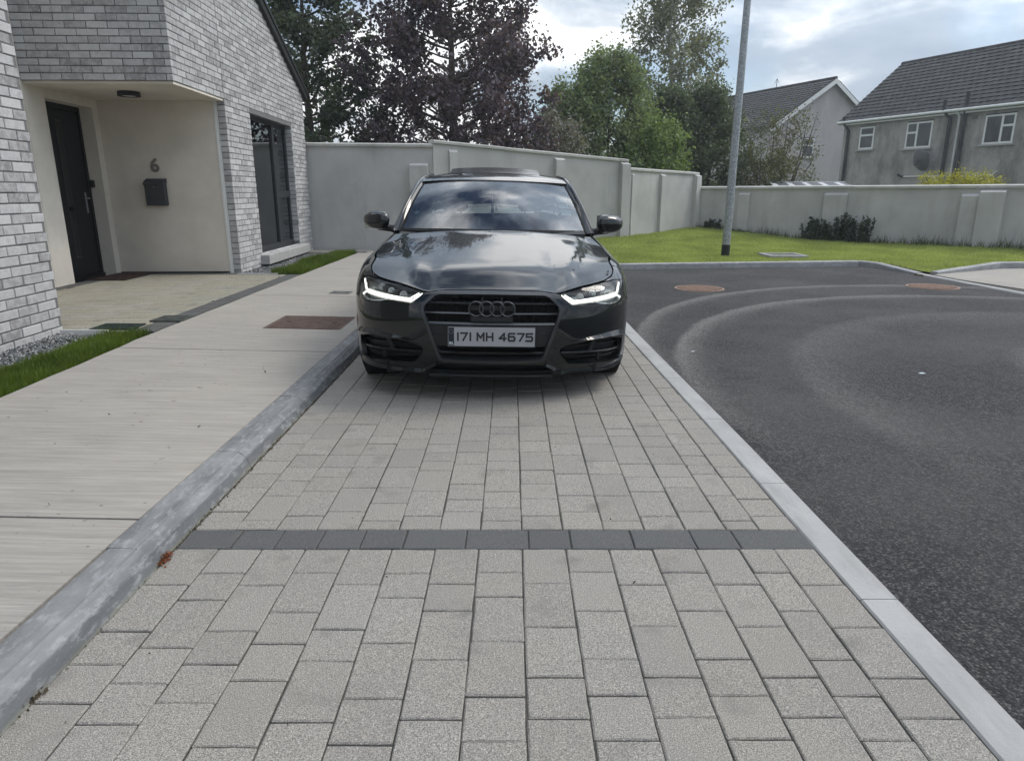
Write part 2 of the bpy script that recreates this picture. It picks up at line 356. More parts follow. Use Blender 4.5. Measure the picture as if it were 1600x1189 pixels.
# ============================================================ builders
def link(o, parent=None):
    COL.objects.link(o)
    if parent is not None: o.parent = parent
    return o
def tag(o, label=None, cat=None, group=None, kind=None):
    if label: o['label'] = label
    if cat: o['category'] = cat
    if group: o['group'] = group
    if kind: o['kind'] = kind
    return o
def thing(name, label, cat, loc=(0, 0, 0), rz=0.0, group=None):
    o = bpy.data.objects.new(name, None); o.empty_display_size = .2; link(o); o.location = loc; o.rotation_euler = (0, 0, rz)
    return tag(o, label, cat, group)
def fast_mesh(name, V, F, mat, parent=None, smooth=False):
    """V (n,3), F (m,k) arrays of equal-sided faces"""
    V = np.asarray(V, np.float32); F = np.asarray(F, np.int32)
    me = bpy.data.meshes.new(name); me.vertices.add(len(V)); me.vertices.foreach_set('co', V.ravel())
    k = F.shape[1]; me.loops.add(F.size); me.loops.foreach_set('vertex_index', F.ravel())
    me.polygons.add(len(F)); me.polygons.foreach_set('loop_start', np.arange(0, F.size, k, dtype=np.int32))
    try: me.polygons.foreach_set('loop_total', np.full(len(F), k, np.int32))
    except Exception: pass
    me.update(calc_edges=True); me.validate()
    if smooth: me.polygons.foreach_set('use_smooth', np.ones(len(F), bool))
    me.materials.append(M[mat]); return link(bpy.data.objects.new(name, me), parent)
class MB:
    def __init__(s): s.v = []; s.f = []; s.sm = []
    def add(s, V, F, smooth=False):
        b = len(s.v); s.v += [tuple(float(c) for c in p) for p in V]; s.f += [tuple(b + i for i in f) for f in F]; s.sm += [smooth] * len(F); return s
    def box(s, x0, x1, y0, y1, z0, z1, mat=None, c=0.0):
        if c:
            V = []; F = []
            # chamfered on all edges: three slabs' corner points
            for sx in (0, 1):
                for sy in (0, 1):
                    for sz in (0, 1):
                        X = (x0, x1)[sx]; Y = (y0, y1)[sy]; Z = (z0, z1)[sz]; ix = c if sx == 0 else -c; iy = c if sy == 0 else -c; iz = c if sz == 0 else -c
                        V += [(X, Y + iy, Z + iz), (X + ix, Y, Z + iz), (X + ix, Y + iy, Z)]
            idx = lambda a, b, d, k: (a * 4 + b * 2 + d) * 3 + k
            for a in (0, 1):
                F.append([idx(a, 0, 0, 0), idx(a, 1, 0, 0), idx(a, 1, 1, 0), idx(a, 0, 1, 0)][:: -1 if a == 0 else 1])
                F.append([idx(0, a, 0, 1), idx(1, a, 0, 1), idx(1, a, 1, 1), idx(0, a, 1, 1)][:: 1 if a == 0 else -1])
                F.append([idx(0, 0, a, 2), idx(1, 0, a, 2), idx(1, 1, a, 2), idx(0, 1, a, 2)][:: -1 if a == 0 else 1])
            for a in (0, 1):
                for b in (0, 1):
                    e = [idx(a, b, 0, 0), idx(a, b, 1, 0), idx(a, b, 1, 1), idx(a, b, 0, 1)]; F.append(e if a == b else e[::-1])
                    e = [idx(a, 0, b, 0), idx(a, 0, b, 2), idx(a, 1, b, 2), idx(a, 1, b, 0)]; F.append(e if a == b else e[::-1])
                    e = [idx(0, a, b, 1), idx(1, a, b, 1), idx(1, a, b, 2), idx(0, a, b, 2)]; F.append(e if a == b else e[::-1])
                    for d in (0, 1):
                        e = [idx(a, b, d, 0), idx(a, b, d, 1), idx(a, b, d, 2)]; F.append(e if (a + b + d) % 2 == 1 else e[::-1])
        else:
            V = [(x0, y0, z0), (x1, y0, z0), (x1, y1, z0), (x0, y1, z0), (x0, y0, z1), (x1, y0, z1), (x1, y1, z1), (x0, y1, z1)]
            F = [(3, 2, 1, 0), (4, 5, 6, 7), (0, 1, 5, 4), (1, 2, 6, 5), (2, 3, 7, 6), (3, 0, 4, 7)]
        if mat is not None: V = [tuple(mat @ Vector(p)) for p in V]
        return s.add(V, F)
    def prism(s, poly, z0, z1, mat=None):
        n = len(poly); a = sum(poly[i][0] * poly[(i + 1) % n][1] - poly[(i + 1) % n][0] * poly[i][1] for i in range(n))
        if a < 0: poly = poly[::-1]
        V = [(x, y, z0) for x, y in poly] + [(x, y, z1) for x, y in poly]
        if mat is not None: V = [tuple(mat @ Vector(p)) for p in V]
        F = [tuple(range(n - 1, -1, -1)), tuple(range(n, 2 * n))] + [(i, (i + 1) % n, n + (i + 1) % n, n + i) for i in range(n)]
        return s.add(V, F)
    def tube(s, path, rad, n=8, cap=True, smooth=True):
        P = [Vector(p) for p in path]; rr = rad if hasattr(rad, '__len__') else [rad] * len(P)
        V = []; F = []; up = None
        for i, p in enumerate(P):
            t = (P[min(i + 1, len(P) - 1)] - P[max(i - 1, 0)]).normalized()
            if up is None: up = t.orthogonal().normalized()
            up = (up - t * up.dot(t)).normalized() if (up - t * up.dot(t)).length > 1e-5 else t.orthogonal().normalized()
            sd_ = t.cross(up)
            for k in range(n):
                a = 2 * PI * k / n; V.append(p + (up * math.cos(a) + sd_ * math.sin(a)) * rr[i])
        for i in range(len(P) - 1):
            for k in range(n):
                F.append((i * n + k, i * n + (k + 1) % n, (i + 1) * n + (k + 1) % n, (i + 1) * n + k))
        s.add(V, F, smooth)
        if cap:
            s.add(V[:n], [tuple(range(n - 1, -1, -1))]); s.add(V[-n:], [tuple(range(n))])
        return s
    def lathe(s, prof, n=24, mat=None, smooth=True):
        """profile of (r, h) about local z"""
        V = []; F = []
        for r_, h_ in prof:
            for k in range(n):
                a = 2 * PI * k / n; V.append((r_ * math.cos(a), r_ * math.sin(a), h_))
        for i in range(len(prof) - 1):
            for k in range(n): F.append((i * n + k, i * n + (k + 1) % n, (i + 1) * n + (k + 1) % n, (i + 1) * n + k))
        if mat is not None: V = [tuple(mat @ Vector(p)) for p in V]
        return s.add(V, F, smooth)
    def sheet(s, grid, smooth=True, flip=False):
        """grid (a,b,3)"""
        a, b, _ = grid.shape; V = grid.reshape(-1, 3); F = []
        for i in range(a - 1):
            for j in range(b - 1):
                q = (i * b + j, i * b + j + 1, (i + 1) * b + j + 1, (i + 1) * b + j); F.append(q[::-1] if flip else q)
        return s.add(V, F, smooth)
    def mesh(s, name, mat):
        me = bpy.data.meshes.new(name); me.from_pydata(s.v, [], s.f); me.update()
        if any(s.sm): me.polygons.foreach_set('use_smooth', s.sm)
        me.materials.append(M[mat]); return me
    def build(s, name, mat, parent=None, **k):
        o = link(bpy.data.objects.new(name, s.mesh(name, mat)), parent)
        return tag(o, **k) if k else o
def structure(o): o['kind'] = 'structure'; return o
def stuff(o): o['kind'] = 'stuff'; return o
def inpoly(P, poly):
    P = np.asarray(P); x, y = P[:, 0], P[:, 1]; r = np.zeros(len(P), bool); n = len(poly)
    for i in range(n):
        x0, y0 = poly[i]; x1, y1 = poly[(i + 1) % n]
        c = ((y0 > y) != (y1 > y)); 
        with np.errstate(divide='ignore', invalid='ignore'): r ^= c & (x < (x1 - x0) * (y - y0) / (y1 - y0 + 1e-12) + x0)
    return r
def dense(poly, step, closed=True):
    out = []; n = len(poly)
    for i in range(n if closed else n - 1):
        a = np.array(poly[i], float); b = np.array(poly[(i + 1) % n], float); k = max(1, int(math.ceil(np.linalg.norm(b - a) / step)))
        out += [tuple(a + (b - a) * j / k) for j in range(k)]
    if not closed: out.append(tuple(poly[-1]))
    return out
def triangulate(outline, holes=(), step=.04, jit=0.0):
    """constrained triangulation of a 2D outline with holes and inner points"""
    V = []; E = []
    loops = []
    for lp in [outline] + list(holes):
        d = dense(lp, step); b = len(V); V += d; E += [(b + i, b + (i + 1) % len(d)) for i in range(len(d))]; loops.append(d)
    A = np.array(loops[0]); mn, mx = A.min(0), A.max(0)
    g = np.stack(np.meshgrid(np.arange(mn[0] + step / 2, mx[0], step), np.arange(mn[1] + step / 2, mx[1], step), indexing='ij'), -1).reshape(-1, 2)
    if jit: g = g + np.random.RandomState(1).uniform(-jit, jit, g.shape) * step
    if len(g):
        k = inpoly(g, loops[0])
        for h_ in loops[1:]: k &= ~inpoly(g, h_)
        g = g[k]
        if len(g):
            B = np.array(V); d2 = np.min(np.linalg.norm(g[:, None, :] - B[None, :, :], axis=2), axis=1) if len(g) * len(B) < 4e7 else np.full(len(g), 9.)
            g = g[d2 > step * .45]
        V += [tuple(p) for p in g]
    v2, e2, f2, _, _, _ = delaunay_2d_cdt([Vector(p) for p in V], E, [], 0, 1e-6)
    v2 = np.array([(p.x, p.y) for p in v2]); f2 = np.array([tuple(f) for f in f2]); c = v2[f2].mean(1); k = inpoly(c, loops[0])
    for h_ in loops[1:]: k &= ~inpoly(c, h_)
    a, b, d = v2[f2[:, 0]], v2[f2[:, 1]], v2[f2[:, 2]]; k &= np.abs((b[:, 0] - a[:, 0]) * (d[:, 1] - a[:, 1]) - (b[:, 1] - a[:, 1]) * (d[:, 0] - a[:, 0])) > 1e-9
    return v2, [tuple(int(i) for i in f) for f in f2[k]]

# ============================================================ ground, road, pavements
def flat(name, poly, z, mat, thick=.06, parent=None):
    return MB().prism(poly, z - thick, z).build(name, mat, parent)
structure(flat('ground', [(-130, -60), (130, -60), (130, 190), (-130, 190)], -.12, 'far_ground', .4))
structure(flat('road', [(1.20, -6), (16, -6), (16, 7.5), (6.95, 8.0), (6.60, 8.9), (6.53, 10.5), (6.26, 12.55), (1.9, 12.02), (1.0, 12.02), (1.16, 3.0)], -.008, 'asphalt', .10))
# parking bay: a bed of sand with every paver laid on it
bay = structure(flat('parking_bay', [(-1.26, -2), (1.16, -2), (1.12, 3.0), (.985, 12.0), (-1.26, 12.0)], -.0062, 'joint_sand', .08))
PITCH = .1592
def right_edge(y): return np.interp(y, [-2, 1.3, 2.2, 3.5, 6.2, 12], [1.135, 1.126, 1.115, 1.105, 1.048, .985])
COLX = [-1.237 + PITCH * i for i in range(15)] + [9]
# joints measured on the near part (metres from the camera), column by column from the kerb
NEAR = [[2.278, 2.036, 1.786, 1.636, 1.485, 1.25], [2.278, 2.112, 1.950, 1.711, 1.560, 1.413, 1.18], [2.278, 2.036, 1.786, 1.637, 1.486, 1.23],
        [2.278, 2.113, 1.881, 1.727, 1.571, 1.340, 1.10], [2.278, 2.038, 1.796, 1.650, 1.420, 1.17], [2.278, 2.111, 1.965, 1.733, 1.502, 1.349, 1.18],
        [2.278, 2.043, 1.890, 1.655, 1.428, 1.19], [2.278, 2.118, 1.969, 1.738, 1.510, 1.357, 1.12], [2.278, 2.045, 1.805, 1.583, 1.432, 1.20],
        [2.278, 2.118, 1.890, 1.658, 1.513, 1.362, 1.12], [2.278, 2.042, 1.812, 1.585, 1.436, 1.20], [2.278, 2.116, 1.890, 1.660, 1.513, 1.364, 1.12],
        [2.278, 2.042, 1.810, 1.585, 1.438, 1.20], [2.278, 2.116, 1.890, 1.657, 1.513, 1.36, 1.12], [2.278, 2.036, 1.803, 1.579, 1.432, 1.20]]
_pav = {}
def paver_mesh(w, l, mat):
    k = (round(w, 3), round(l, 3), mat, rnd.randrange(6))
    if k not in _pav:
        m = MB(); c = .0035; x, y = w / 2, l / 2
        # worn outline: three points on every side, each a little off the line, corners rounded off
        o = []
        for (ax, ay), (bx, by) in zip(((-x, -y), (x, -y), (x, y), (-x, y)), ((x, -y), (x, y), (-x, y), (-x, -y))):
            L_ = math.hypot(bx - ax, by - ay); ux, uy = (bx - ax) / L_, (by - ay) / L_
            for t_ in (.0035, L_ * rnd.uniform(.3, .45), L_ * rnd.uniform(.6, .75), L_ - .0035):
                q_ = rnd.uniform(-.0004, .0011) + (.0015 if rnd.random() < .06 else 0); o.append((ax + ux * t_ - uy * q_, ay + uy * t_ + ux * q_))
        n = len(o); sc = lambda p, d: (p[0] - math.copysign(min(d, abs(p[0])), p[0]) * (abs(abs(p[0]) - x) < .004), p[1] - math.copysign(min(d, abs(p[1])), p[1]) * (abs(abs(p[1]) - y) < .004))
        V = [(a, b, -.03) for a, b in o] + [(a, b, -c) for a, b in o] + [(*sc(p, c * rnd.uniform(.8, 1.5)), 0) for p in o]
        F = [tuple(range(2 * n, 3 * n))] + [f for i in range(n) for f in ((i, (i + 1) % n, n + (i + 1) % n, n + i), (n + i, n + (i + 1) % n, 2 * n + (i + 1) % n, 2 * n + i))]
        m.add(V, F); _pav[k] = m.mesh('paver', mat); return _pav[k]
        V = [(-x, -y, -.03), (x, -y, -.03), (x, y, -.03), (-x, y, -.03), (-x, -y, -c), (x, -y, -c), (x, y, -c), (-x, y, -c),
             (-x + c, -y + c, 0), (x - c, -y + c, 0), (x - c, y - c, 0), (-x + c, y - c, 0)]
        F = [(8, 9, 10, 11)]
        for i in range(4):
            j = (i + 1) % 4; F += [(i, j, 4 + j, 4 + i), (4 + i, 4 + j, 8 + j, 8 + i)]
        m.add(V, F); _pav[k] = m.mesh('paver', mat)
    return _pav[k]
laid = []                                  # (x centre, y centre, width, length, material)
J = .0032
for ci in range(15):
    x0 = COLX[ci]
    def cell(y0, y1, x0=x0, ci=ci):
        xa = x0; xb = (x0 + PITCH) if ci < 13 else None
        re = float(right_edge((y0 + y1) / 2)) - .003
        if ci == 13: xb = min(x0 + .128, re)
        if ci == 14: xa = COLX[13] + .128; xb = re
        if xb is None or xb > re: xb = re
        if xb - xa < .03: return
        laid.append(((xa + xb) / 2, (y0 + y1) / 2, xb - xa - J, y1 - y0 - J, 'paver_granite'))
    ys = NEAR[ci]
    for a, b in zip(ys, ys[1:]): cell(b, a)
    y = ys[-1]
    while y > -.6:
        l = rnd.choice((.24, .24, .16, .12)); cell(y - l, y); y -= l
    y = 2.428; q = [.0, .08][ci % 2]
    first = True
    while y < 11.95:
        l = rnd.choice((.235, .16, .235, .16, .118))
        if first: l = (.157, .075, .118)[ci % 3]; first = False
        cell(y, y + l); y += l
xs = [-1.237, -1.04, -.881, -.722, -.563, -.405, -.175, .062, .219, .452, .683, .845, 1.117]
for a, b in zip(xs, xs[1:]): laid.append(((a + b) / 2, 2.353, b - a - J, .150 - J, 'paver_dark'))
laid.sort(key=lambda p: p[1] if p[1] > 1.0 else 50 - p[1])
far = MB()
for i, (x, y, w, l, mt) in enumerate(laid):
    z = rnd.uniform(-.0014, .0014)
    if i < 284 or mt == 'paver_dark':
        o = link(bpy.data.objects.new('paver', paver_mesh(w, l, mt)), bay); o.location = (x + rnd.uniform(-.0012, .0012), y + rnd.uniform(-.001, .001), z)
        o.rotation_euler = (R(rnd.uniform(-.25, .25)), R(rnd.uniform(-.25, .25)), R(rnd.uniform(-.35, .35)))
    else:
        c = .0035; X, Y = w / 2, l / 2
        far.add([(x - X, y - Y, -.02), (x + X, y - Y, -.02), (x + X, y + Y, -.02), (x - X, y + Y, -.02), (x - X, y - Y, z - c), (x + X, y - Y, z - c), (x + X, y + Y, z - c), (x - X, y + Y, z - c),
                 (x - X + c, y - Y + c, z), (x + X - c, y - Y + c, z), (x + X - c, y + Y - c, z), (x - X + c, y + Y - c, z)],
                [(8, 9, 10, 11)] + [f for k in range(4) for f in ((k, (k + 1) % 4, 4 + (k + 1) % 4, 4 + k), (4 + k, 4 + (k + 1) % 4, 8 + (k + 1) % 4, 8 + k))])
stuff(far.build('paver_field', 'paver_granite', bay))

# flush pale edging between bay and road
def run_stones(name, mat, root, pts_in, pts_out, cuts, z0, z1, gap=.002, ch=.006):
    """stones between two polylines given as functions of a running parameter"""
    for a, b in zip(cuts, cuts[1:]):
        n = max(1, int((b - a) / .4)); t = np.linspace(a + gap, b - gap, n + 1)
        A = [pts_in(v) for v in t]; B = [pts_out(v) for v in t]
        V = []; F = []
        for (p, q_) in zip(A, B):
            d = np.array(q_) - np.array(p); d = d / (np.linalg.norm(d) + 1e-9) * ch
            V += [(p[0], p[1], z0), (p[0], p[1], z1 - ch), (p[0] + d[0], p[1] + d[1], z1), (q_[0] - d[0], q_[1] - d[1], z1), (q_[0], q_[1], z1 - ch), (q_[0], q_[1], z0)]
        for i in range(n):
            for k in range(5): F.append((i * 6 + k, i * 6 + k + 1, i * 6 + 7 + k, i * 6 + 6 + k))
        F += [tuple(range(5, -1, -1)), tuple(n * 6 + k for k in range(6))]
        MB().add(V, F).build('kerb_stone', mat, root)
edging = structure(flat('flush_kerb', [(1.13, -2), (1.24, -2), (1.22, 3), (1.08, 11.9), (1.0, 11.9), (1.12, 3)], -.03, 'joint_sand', .05))
run_stones('kerb_stone', 'kerb_pale', edging, lambda y: (float(right_edge(y)) + .002, y), lambda y: (float(right_edge(y)) + .126, y),
           [-1.7, -.79, .12, 1.035, 1.95, 2.865, 3.78, 4.695, 5.61, 6.525, 7.44, 8.355, 9.27, 10.185, 11.1, 11.95], -.06, .002)
# raised kerb along the footpath
kerb = structure(flat('kerb', [(-1.385, -2), (-1.27, -2), (-1.27, 14.2), (-1.385, 14.2)], .03, 'joint_sand', .10))
cuts = [-1.53, -.615, .30, 1.215, 2.13, 3.045, 3.96, 4.875, 5.79, 6.705, 7.62, 8.535, 9.45, 10.365, 11.28, 12.195, 13.11, 14.025]
for a, b in zip(cuts, cuts[1:]):
    dx = rnd.uniform(-.002, .002) + (.008 if b < 2.2 else 0); m = MB(); n = 3; V = []; F = []
    prof = [(-1.238, -.06), (-1.240, .004), (-1.256, .050), (-1.262, .056), (-1.286, .077), (-1.294, .081), (-1.300, .0795), (-1.303, .084), (-1.392, .0865), (-1.394, .03)]
    for i in range(n + 1):
        y = a + .0022 + (b - a - .0044) * i / n
        V += [(x + dx + rnd.uniform(-.0015, .0015), y, z + (rnd.uniform(-.0012, .0012) if z > 0 else 0)) for x, z in prof]
    k = len(prof)
    for i in range(n):
        for j in range(k - 1): F.append((i * k + j, i * k + j + 1, (i + 1) * k + j + 1, (i + 1) * k + j))
    F += [tuple(range(k)), tuple(n * k + j for j in range(k - 1, -1, -1))]
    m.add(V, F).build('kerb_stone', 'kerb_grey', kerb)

# brushed concrete footpath in bays with tooled joints, rising towards the houses
def pz(x): return .085 + (-1.39 - x) * .0211
def edge_l(y): return float(np.interp(y, [-2, 3.8, 5.5, 10, 15], [-2.90, -2.965, -3.045, -3.06, -3.06]))
path = MB()
bays = [-2.0, -.4, 2.344, 5.15, 8.0, 10.9, 14.62]
fp = structure(flat('footpath', [(-1.396, -2), (-1.396, 14.62), (-2.9, 14.62), (-2.9, -2)], .03, 'joint_sand', .10))
for a, b in zip(bays, bays[1:]):
    m = MB(); ya = a + .007; yb = b - .007; n = 10; V = []
    for i in range(n + 1):
        y = ya + (yb - ya) * i / n; e = edge_l(y) + rnd.uniform(-.006, .006)
        V += [(-1.397, y, -.02), (-1.397, y, pz(-1.397)), (-2.2, y, pz(-2.2)), (e + .01, y, pz(e)), (e, y, pz(e) - .012), (e, y, -.02)]
    # a little dip at both tooled ends
    F = [(i * 6 + k, i * 6 + k + 1, (i + 1) * 6 + k + 1, (i + 1) * 6 + k) for i in range(n) for k in range(5)] + [tuple(range(6)), tuple(n * 6 + k for k in range(5, -1, -1))]
    m.add(V, F).build('concrete_slab', 'brushed_concrete', fp)
structure(flat('rear_path', [(-2.95, 14.0), (-2.95, 14.64), (-4.6, 14.64), (-4.6, 14.0)], .118, 'brushed_concrete', .08))

# --- covers let into path and road
def plate_cover(name, label, x0, x1, y0, y1, z, mat, rows, cols, slope=True, rim=.012):
    t = thing(name, label, 'manhole cover', ((x0 + x1) / 2, (y0 + y1) / 2, z))
    ry = math.atan(.0211) if slope else 0
    t.rotation_euler = (0, ry, 0)
    w, l = (x1 - x0) / 2, (y1 - y0) / 2
    m = MB(); m.box(-w, w, -l, -l + rim, -.02, .004); m.box(-w, w, l - rim, l, -.02, .004); m.box(-w, -w + rim, -l + rim, l - rim, -.02, .004); m.box(w - rim, w, -l + rim, l - rim, -.02, .004)
    m.build('frame', mat, t)
    MB().box(-w + rim + .004, w - rim - .004, -l + rim + .004, l - rim - .004, -.02, .001).build('lid', mat, t)
    m = MB(); sx = (2 * w - 2 * rim - .02) / cols; sy = (2 * l - 2 * rim - .02) / rows
    for i in range(cols):
        for j in range(rows):
            x = -w + rim + .01 + sx * i; y = -l + rim + .01 + sy * j
            m.box(x + sx * .14, x + sx * .86, y + sy * .14, y + sy * .86, .0, .005)
    stuff(m.build('tread_pattern', mat, t))
    for s_ in (-1, 1): MB().box(s_ * w * .62 - .02, s_ * w * .62 + .02, -.006, .006, .003, .0062).build('keyhole', 'void_black', t)
    return t
plate_cover('manhole_cover', 'large rusty brown rectangular cover in the concrete path beside the car', -2.215, -1.53, 6.02, 6.66, pz(-1.87), 'rust_iron', 15, 16)
plate_cover('manhole_cover', 'small grey rectangular cover set in the concrete path', -2.19, -1.945, 8.2, 8.42, pz(-2.07), 'grey_cover', 6, 6)
plate_cover('manhole_cover', 'dark narrow cover at the far end of the path by the wall', -3.2, -2.9, 13.86, 14.02, .124, 'grey_cover', 4, 6)
plate_cover('manhole_cover', 'green plastic cover at the grass edge of the porch paving', -3.66, -3.30, 5.86, 6.12, .125, 'green_plastic', 6, 8, False)
plate_cover('manhole_cover', 'dark grey cover let into the porch paving border', -3.33, -3.04, 6.24, 6.53, .127, 'dark_cover', 6, 6, False)
def round_cover(label, x, y):
    t = thing('manhole_cover', label, 'manhole cover', (x, y, -.008))
    MB().lathe([(.335, 0), (.335, .006), (.305, .006), (.305, .0)], 40, smooth=False).build('frame', 'orange_iron', t)
    MB().lathe([(0.0, .0025), (.296, .0025), (.296, 0)], 40, smooth=False).build('lid', 'rust_iron', t)
    MB().lathe([(.305, .001), (.296, .001), (.296, -.02), (.305, -.02)], 40, smooth=False).build('seat_gap', 'void_black', t)
    m = MB()
    for i in range(-8, 9):
        for j in range(-8, 9):
            if math.hypot(i, j) * .033 < .275: m.box(i * .033 - .011, i * .033 + .011, j * .033 - .011, j * .033 + .011, .003, .0095)
    stuff(m.build('tread_pattern', 'orange_iron', t))
round_cover('round orange rusty cover in the road nearest the parked car', 2.58, 9.48)
round_cover('round orange rusty cover in the road near the right kerb', 5.90, 9.66)
MB().box(-.02, .02, -.012, .012, 0, .006, Matrix.Translation((2.985, 4.85, -.008)) @ Matrix.Rotation(.2, 4, 'Z')).build('paper_scrap', 'paper_white', label='tiny white scrap lying on the open road', cat='litter')
MB().box(-.014, .014, -.008, .008, 0, .005, Matrix.Translation((1.50, 5.57, -.008)) @ Matrix.Rotation(.5, 4, 'Z')).build('paper_scrap', 'paper_white', label='tiny white chip on the road near the flush kerb', cat='litter')

# ------------------------------------------------------------ lawn beyond the road, its kerb, the right footpath
lawn_poly = [(-1.2, 12.02), (1.9, 12.02), (6.24, 12.57), (6.46, 12.3), (6.70, 11.05), (8.4, 12.0), (14, 12.3), (14, 11.0 + .3), (10.6, 14.2), (5.10, 19.52), (2.75, 17.02), (-1.58, 14.72), (-3.1, 14.66), (-3.1, 14.2), (-1.2, 14.2)]
lawn_poly = [(-1.2, 12.02), (1.9, 12.02), (6.24, 12.57), (6.46, 12.3), (6.70, 11.10), (8.4, 12.0), (12.2, 12.2), (10.95, 13.84), (5.07, 19.5), (2.75, 17.0), (-1.6, 14.7), (-1.2, 14.65)]
def lawn_z(x, y):
    return .085 + .24 * np.exp(-(((x - 4.9) / 2.3) ** 2 + ((y - 19.3) / 2.6) ** 2)) + .12 * np.exp(-(((x - 2.4) / 2.2) ** 2 + ((y - 16.6) / 1.6) ** 2)) + .06 * np.clip((y - 12.3) / 2, 0, 1) * np.exp(-((x - 9.8) / 2.5) ** 2) \
        - .05 * np.exp(-(((x - 6.8) / .9) ** 2 + ((y - 11.2) / .6) ** 2))
V2, F2 = triangulate(lawn_poly, (), .28)
structure(MB().add(np.column_stack([V2, lawn_z(V2[:, 0], V2[:, 1])]), F2, True).build('lawn', 'turf_base'))
def grass(name, poly, n, hmin, hmax, wid, zf, mat, seed, lean=.5, clump=0.0):
    rs = np.random.RandomState(seed); A = np.array(poly); mn, mx = A.min(0), A.max(0)
    P = rs.uniform(mn, mx, (int(n * 2.6), 2)); P = P[inpoly(P, poly)][:n]
    if clump:
        ph = np.sin(P[:, 0] * 9.1 + 2 * np.sin(P[:, 1] * 5.3)) * np.sin(P[:, 1] * 8.3 + 1.5 * np.sin(P[:, 0] * 6.7)); sc = 1 + clump * ph
    else: sc = np.ones(len(P))
    k = len(P); a = rs.uniform(0, 2 * PI, k); hgt = rs.uniform(hmin, hmax, k) * sc; ln = rs.uniform(0, lean, k) * hgt; b = rs.uniform(0, 2 * PI, k)
    z = zf(P[:, 0], P[:, 1]) if callable(zf) else np.full(k, zf)
    w = wid * rs.uniform(.6, 1.3, k)
    v0 = np.column_stack([P[:, 0] - np.cos(a) * w, P[:, 1] - np.sin(a) * w, z - .004]); v1 = np.column_stack([P[:, 0] + np.cos(a) * w, P[:, 1] + np.sin(a) * w, z - .004])
    v2 = np.column_stack([P[:, 0] + np.cos(b) * ln, P[:, 1] + np.sin(b) * ln, z + hgt])
    return stuff(fast_mesh(name, np.stack([v0, v1, v2], 1).reshape(-1, 3), np.arange(3 * k).reshape(-1, 3), mat))
grass('lawn_grass', lawn_poly, 150000, .02, .06, .006, lawn_z, 'grass_lawn', 3, .9, .35)
# rough uncut grass along the foot of the wall
dD = np.array([5.4, -5.2]) / 7.497; nD = np.array([-.6936, -.7203])
PD = np.array([5.07, 19.5])
def onD(t, o): p = PD + dD * t + nD * o; return (float(p[0]), float(p[1]))
grass('long_grass', [onD(1.6, .02), onD(8.6, .02), onD(8.6, .34), onD(4, .30), onD(1.6, .16)], 9000, .06, .24, .007, lawn_z, 'grass_rough', 5, .8, .6)
grass('long_grass', [onD(0, .02), onD(1.6, .02), onD(1.6, .22), onD(0, .2)], 1500, .05, .16, .007, lawn_z, 'grass_rough', 6, .8, .5)
# kerb round the lawn
lk = structure(MB().prism([(-1.2, 11.93), (1.9, 11.93), (6.2, 12.48), (6.2, 12.52), (1.9, 11.97), (-1.2, 11.97)], -.06, .02).build('lawn_kerb', 'joint_sand'))
def kerb_line(pts, zt, root, mat='kerb_far', w=.125, L=.915, zb=-.06):
    pts = [np.array(p, float) for p in pts]
    for a, b, za, zb_ in zip(pts, pts[1:], zt, zt[1:]):
        d = b - a; l = np.linalg.norm(d); d /= l; nrm = np.array([-d[1], d[0]]); n = max(1, round(l / L))
        for i in range(n):
            p = a + d * (l * i / n + .002); q_ = a + d * (l * (i + 1) / n - .002); z0 = za + (zb_ - za) * i / n; z1 = za + (zb_ - za) * (i + 1) / n; c = .014
            V = []
            for (s_, z) in ((p, z0), (q_, z1)):
                for o_, h_ in ((0, zb), (0.002, z - c), (.002 + c, z), (w - .008, z), (w, z - .008), (w, zb)): u = s_ + nrm * o_; V.append((u[0], u[1], h_))
            MB().add(V, [(k, k + 1, 7 + k, 6 + k) for k in range(5)] + [tuple(range(5, -1, -1)), tuple(range(6, 12))]).build('kerb_stone', mat, root)
kerb_line([(-1.2, 11.9), (1.9, 11.9), (6.22, 12.45)], [.09, .09, .09], lk)
kerb_line([(6.20, 12.50), (6.36, 12.2), (6.53, 11.2)], [.09, .085, .02], lk, w=.13, L=.5)
kerb_line([(6.53, 11.2), (6.56, 10.5), (6.62, 8.87), (6.95, 7.9)], [.01, .006, .006, .006], lk, 'kerb_pale', w=.11)
kerb_line([(6.78, 11.02), (8.4, 11.92), (13.8, 12.15)], [.05, .115, .12], lk, 'kerb_far')
rp = structure(flat('right_footpath', [(6.66, 11.05), (6.68, 10.5), (6.74, 8.95), (7.05, 8.0), (14, 6.8), (14, 12.1), (8.4, 11.9), (6.8, 11.05)], .0, 'joint_sand', .06))
for a, b in ((6.70, 8.75), (8.77, 10.85), (10.87, 13.9)):
    def yt(x): return float(np.interp(x, [6.7, 8.4, 13.9], [10.98, 11.87, 12.07]))
    def yb(x): return float(np.interp(x, [6.70, 6.78, 7.1, 13.9], [10.4, 8.95, 8.05, 6.85]))
    pts = [(x, yb(x)) for x in np.linspace(a, b, 6)] + [(x, yt(x)) for x in np.linspace(b, a, 6)]
    MB().prism(pts, -.02, .014).build('concrete_slab', 'brushed_concrete', rp)
structure(flat('bare_soil', [(6.45, 11.0), (6.95, 10.98), (8.5, 11.95), (8.42, 12.1), (6.6, 11.45)], .006, 'soil', .05))
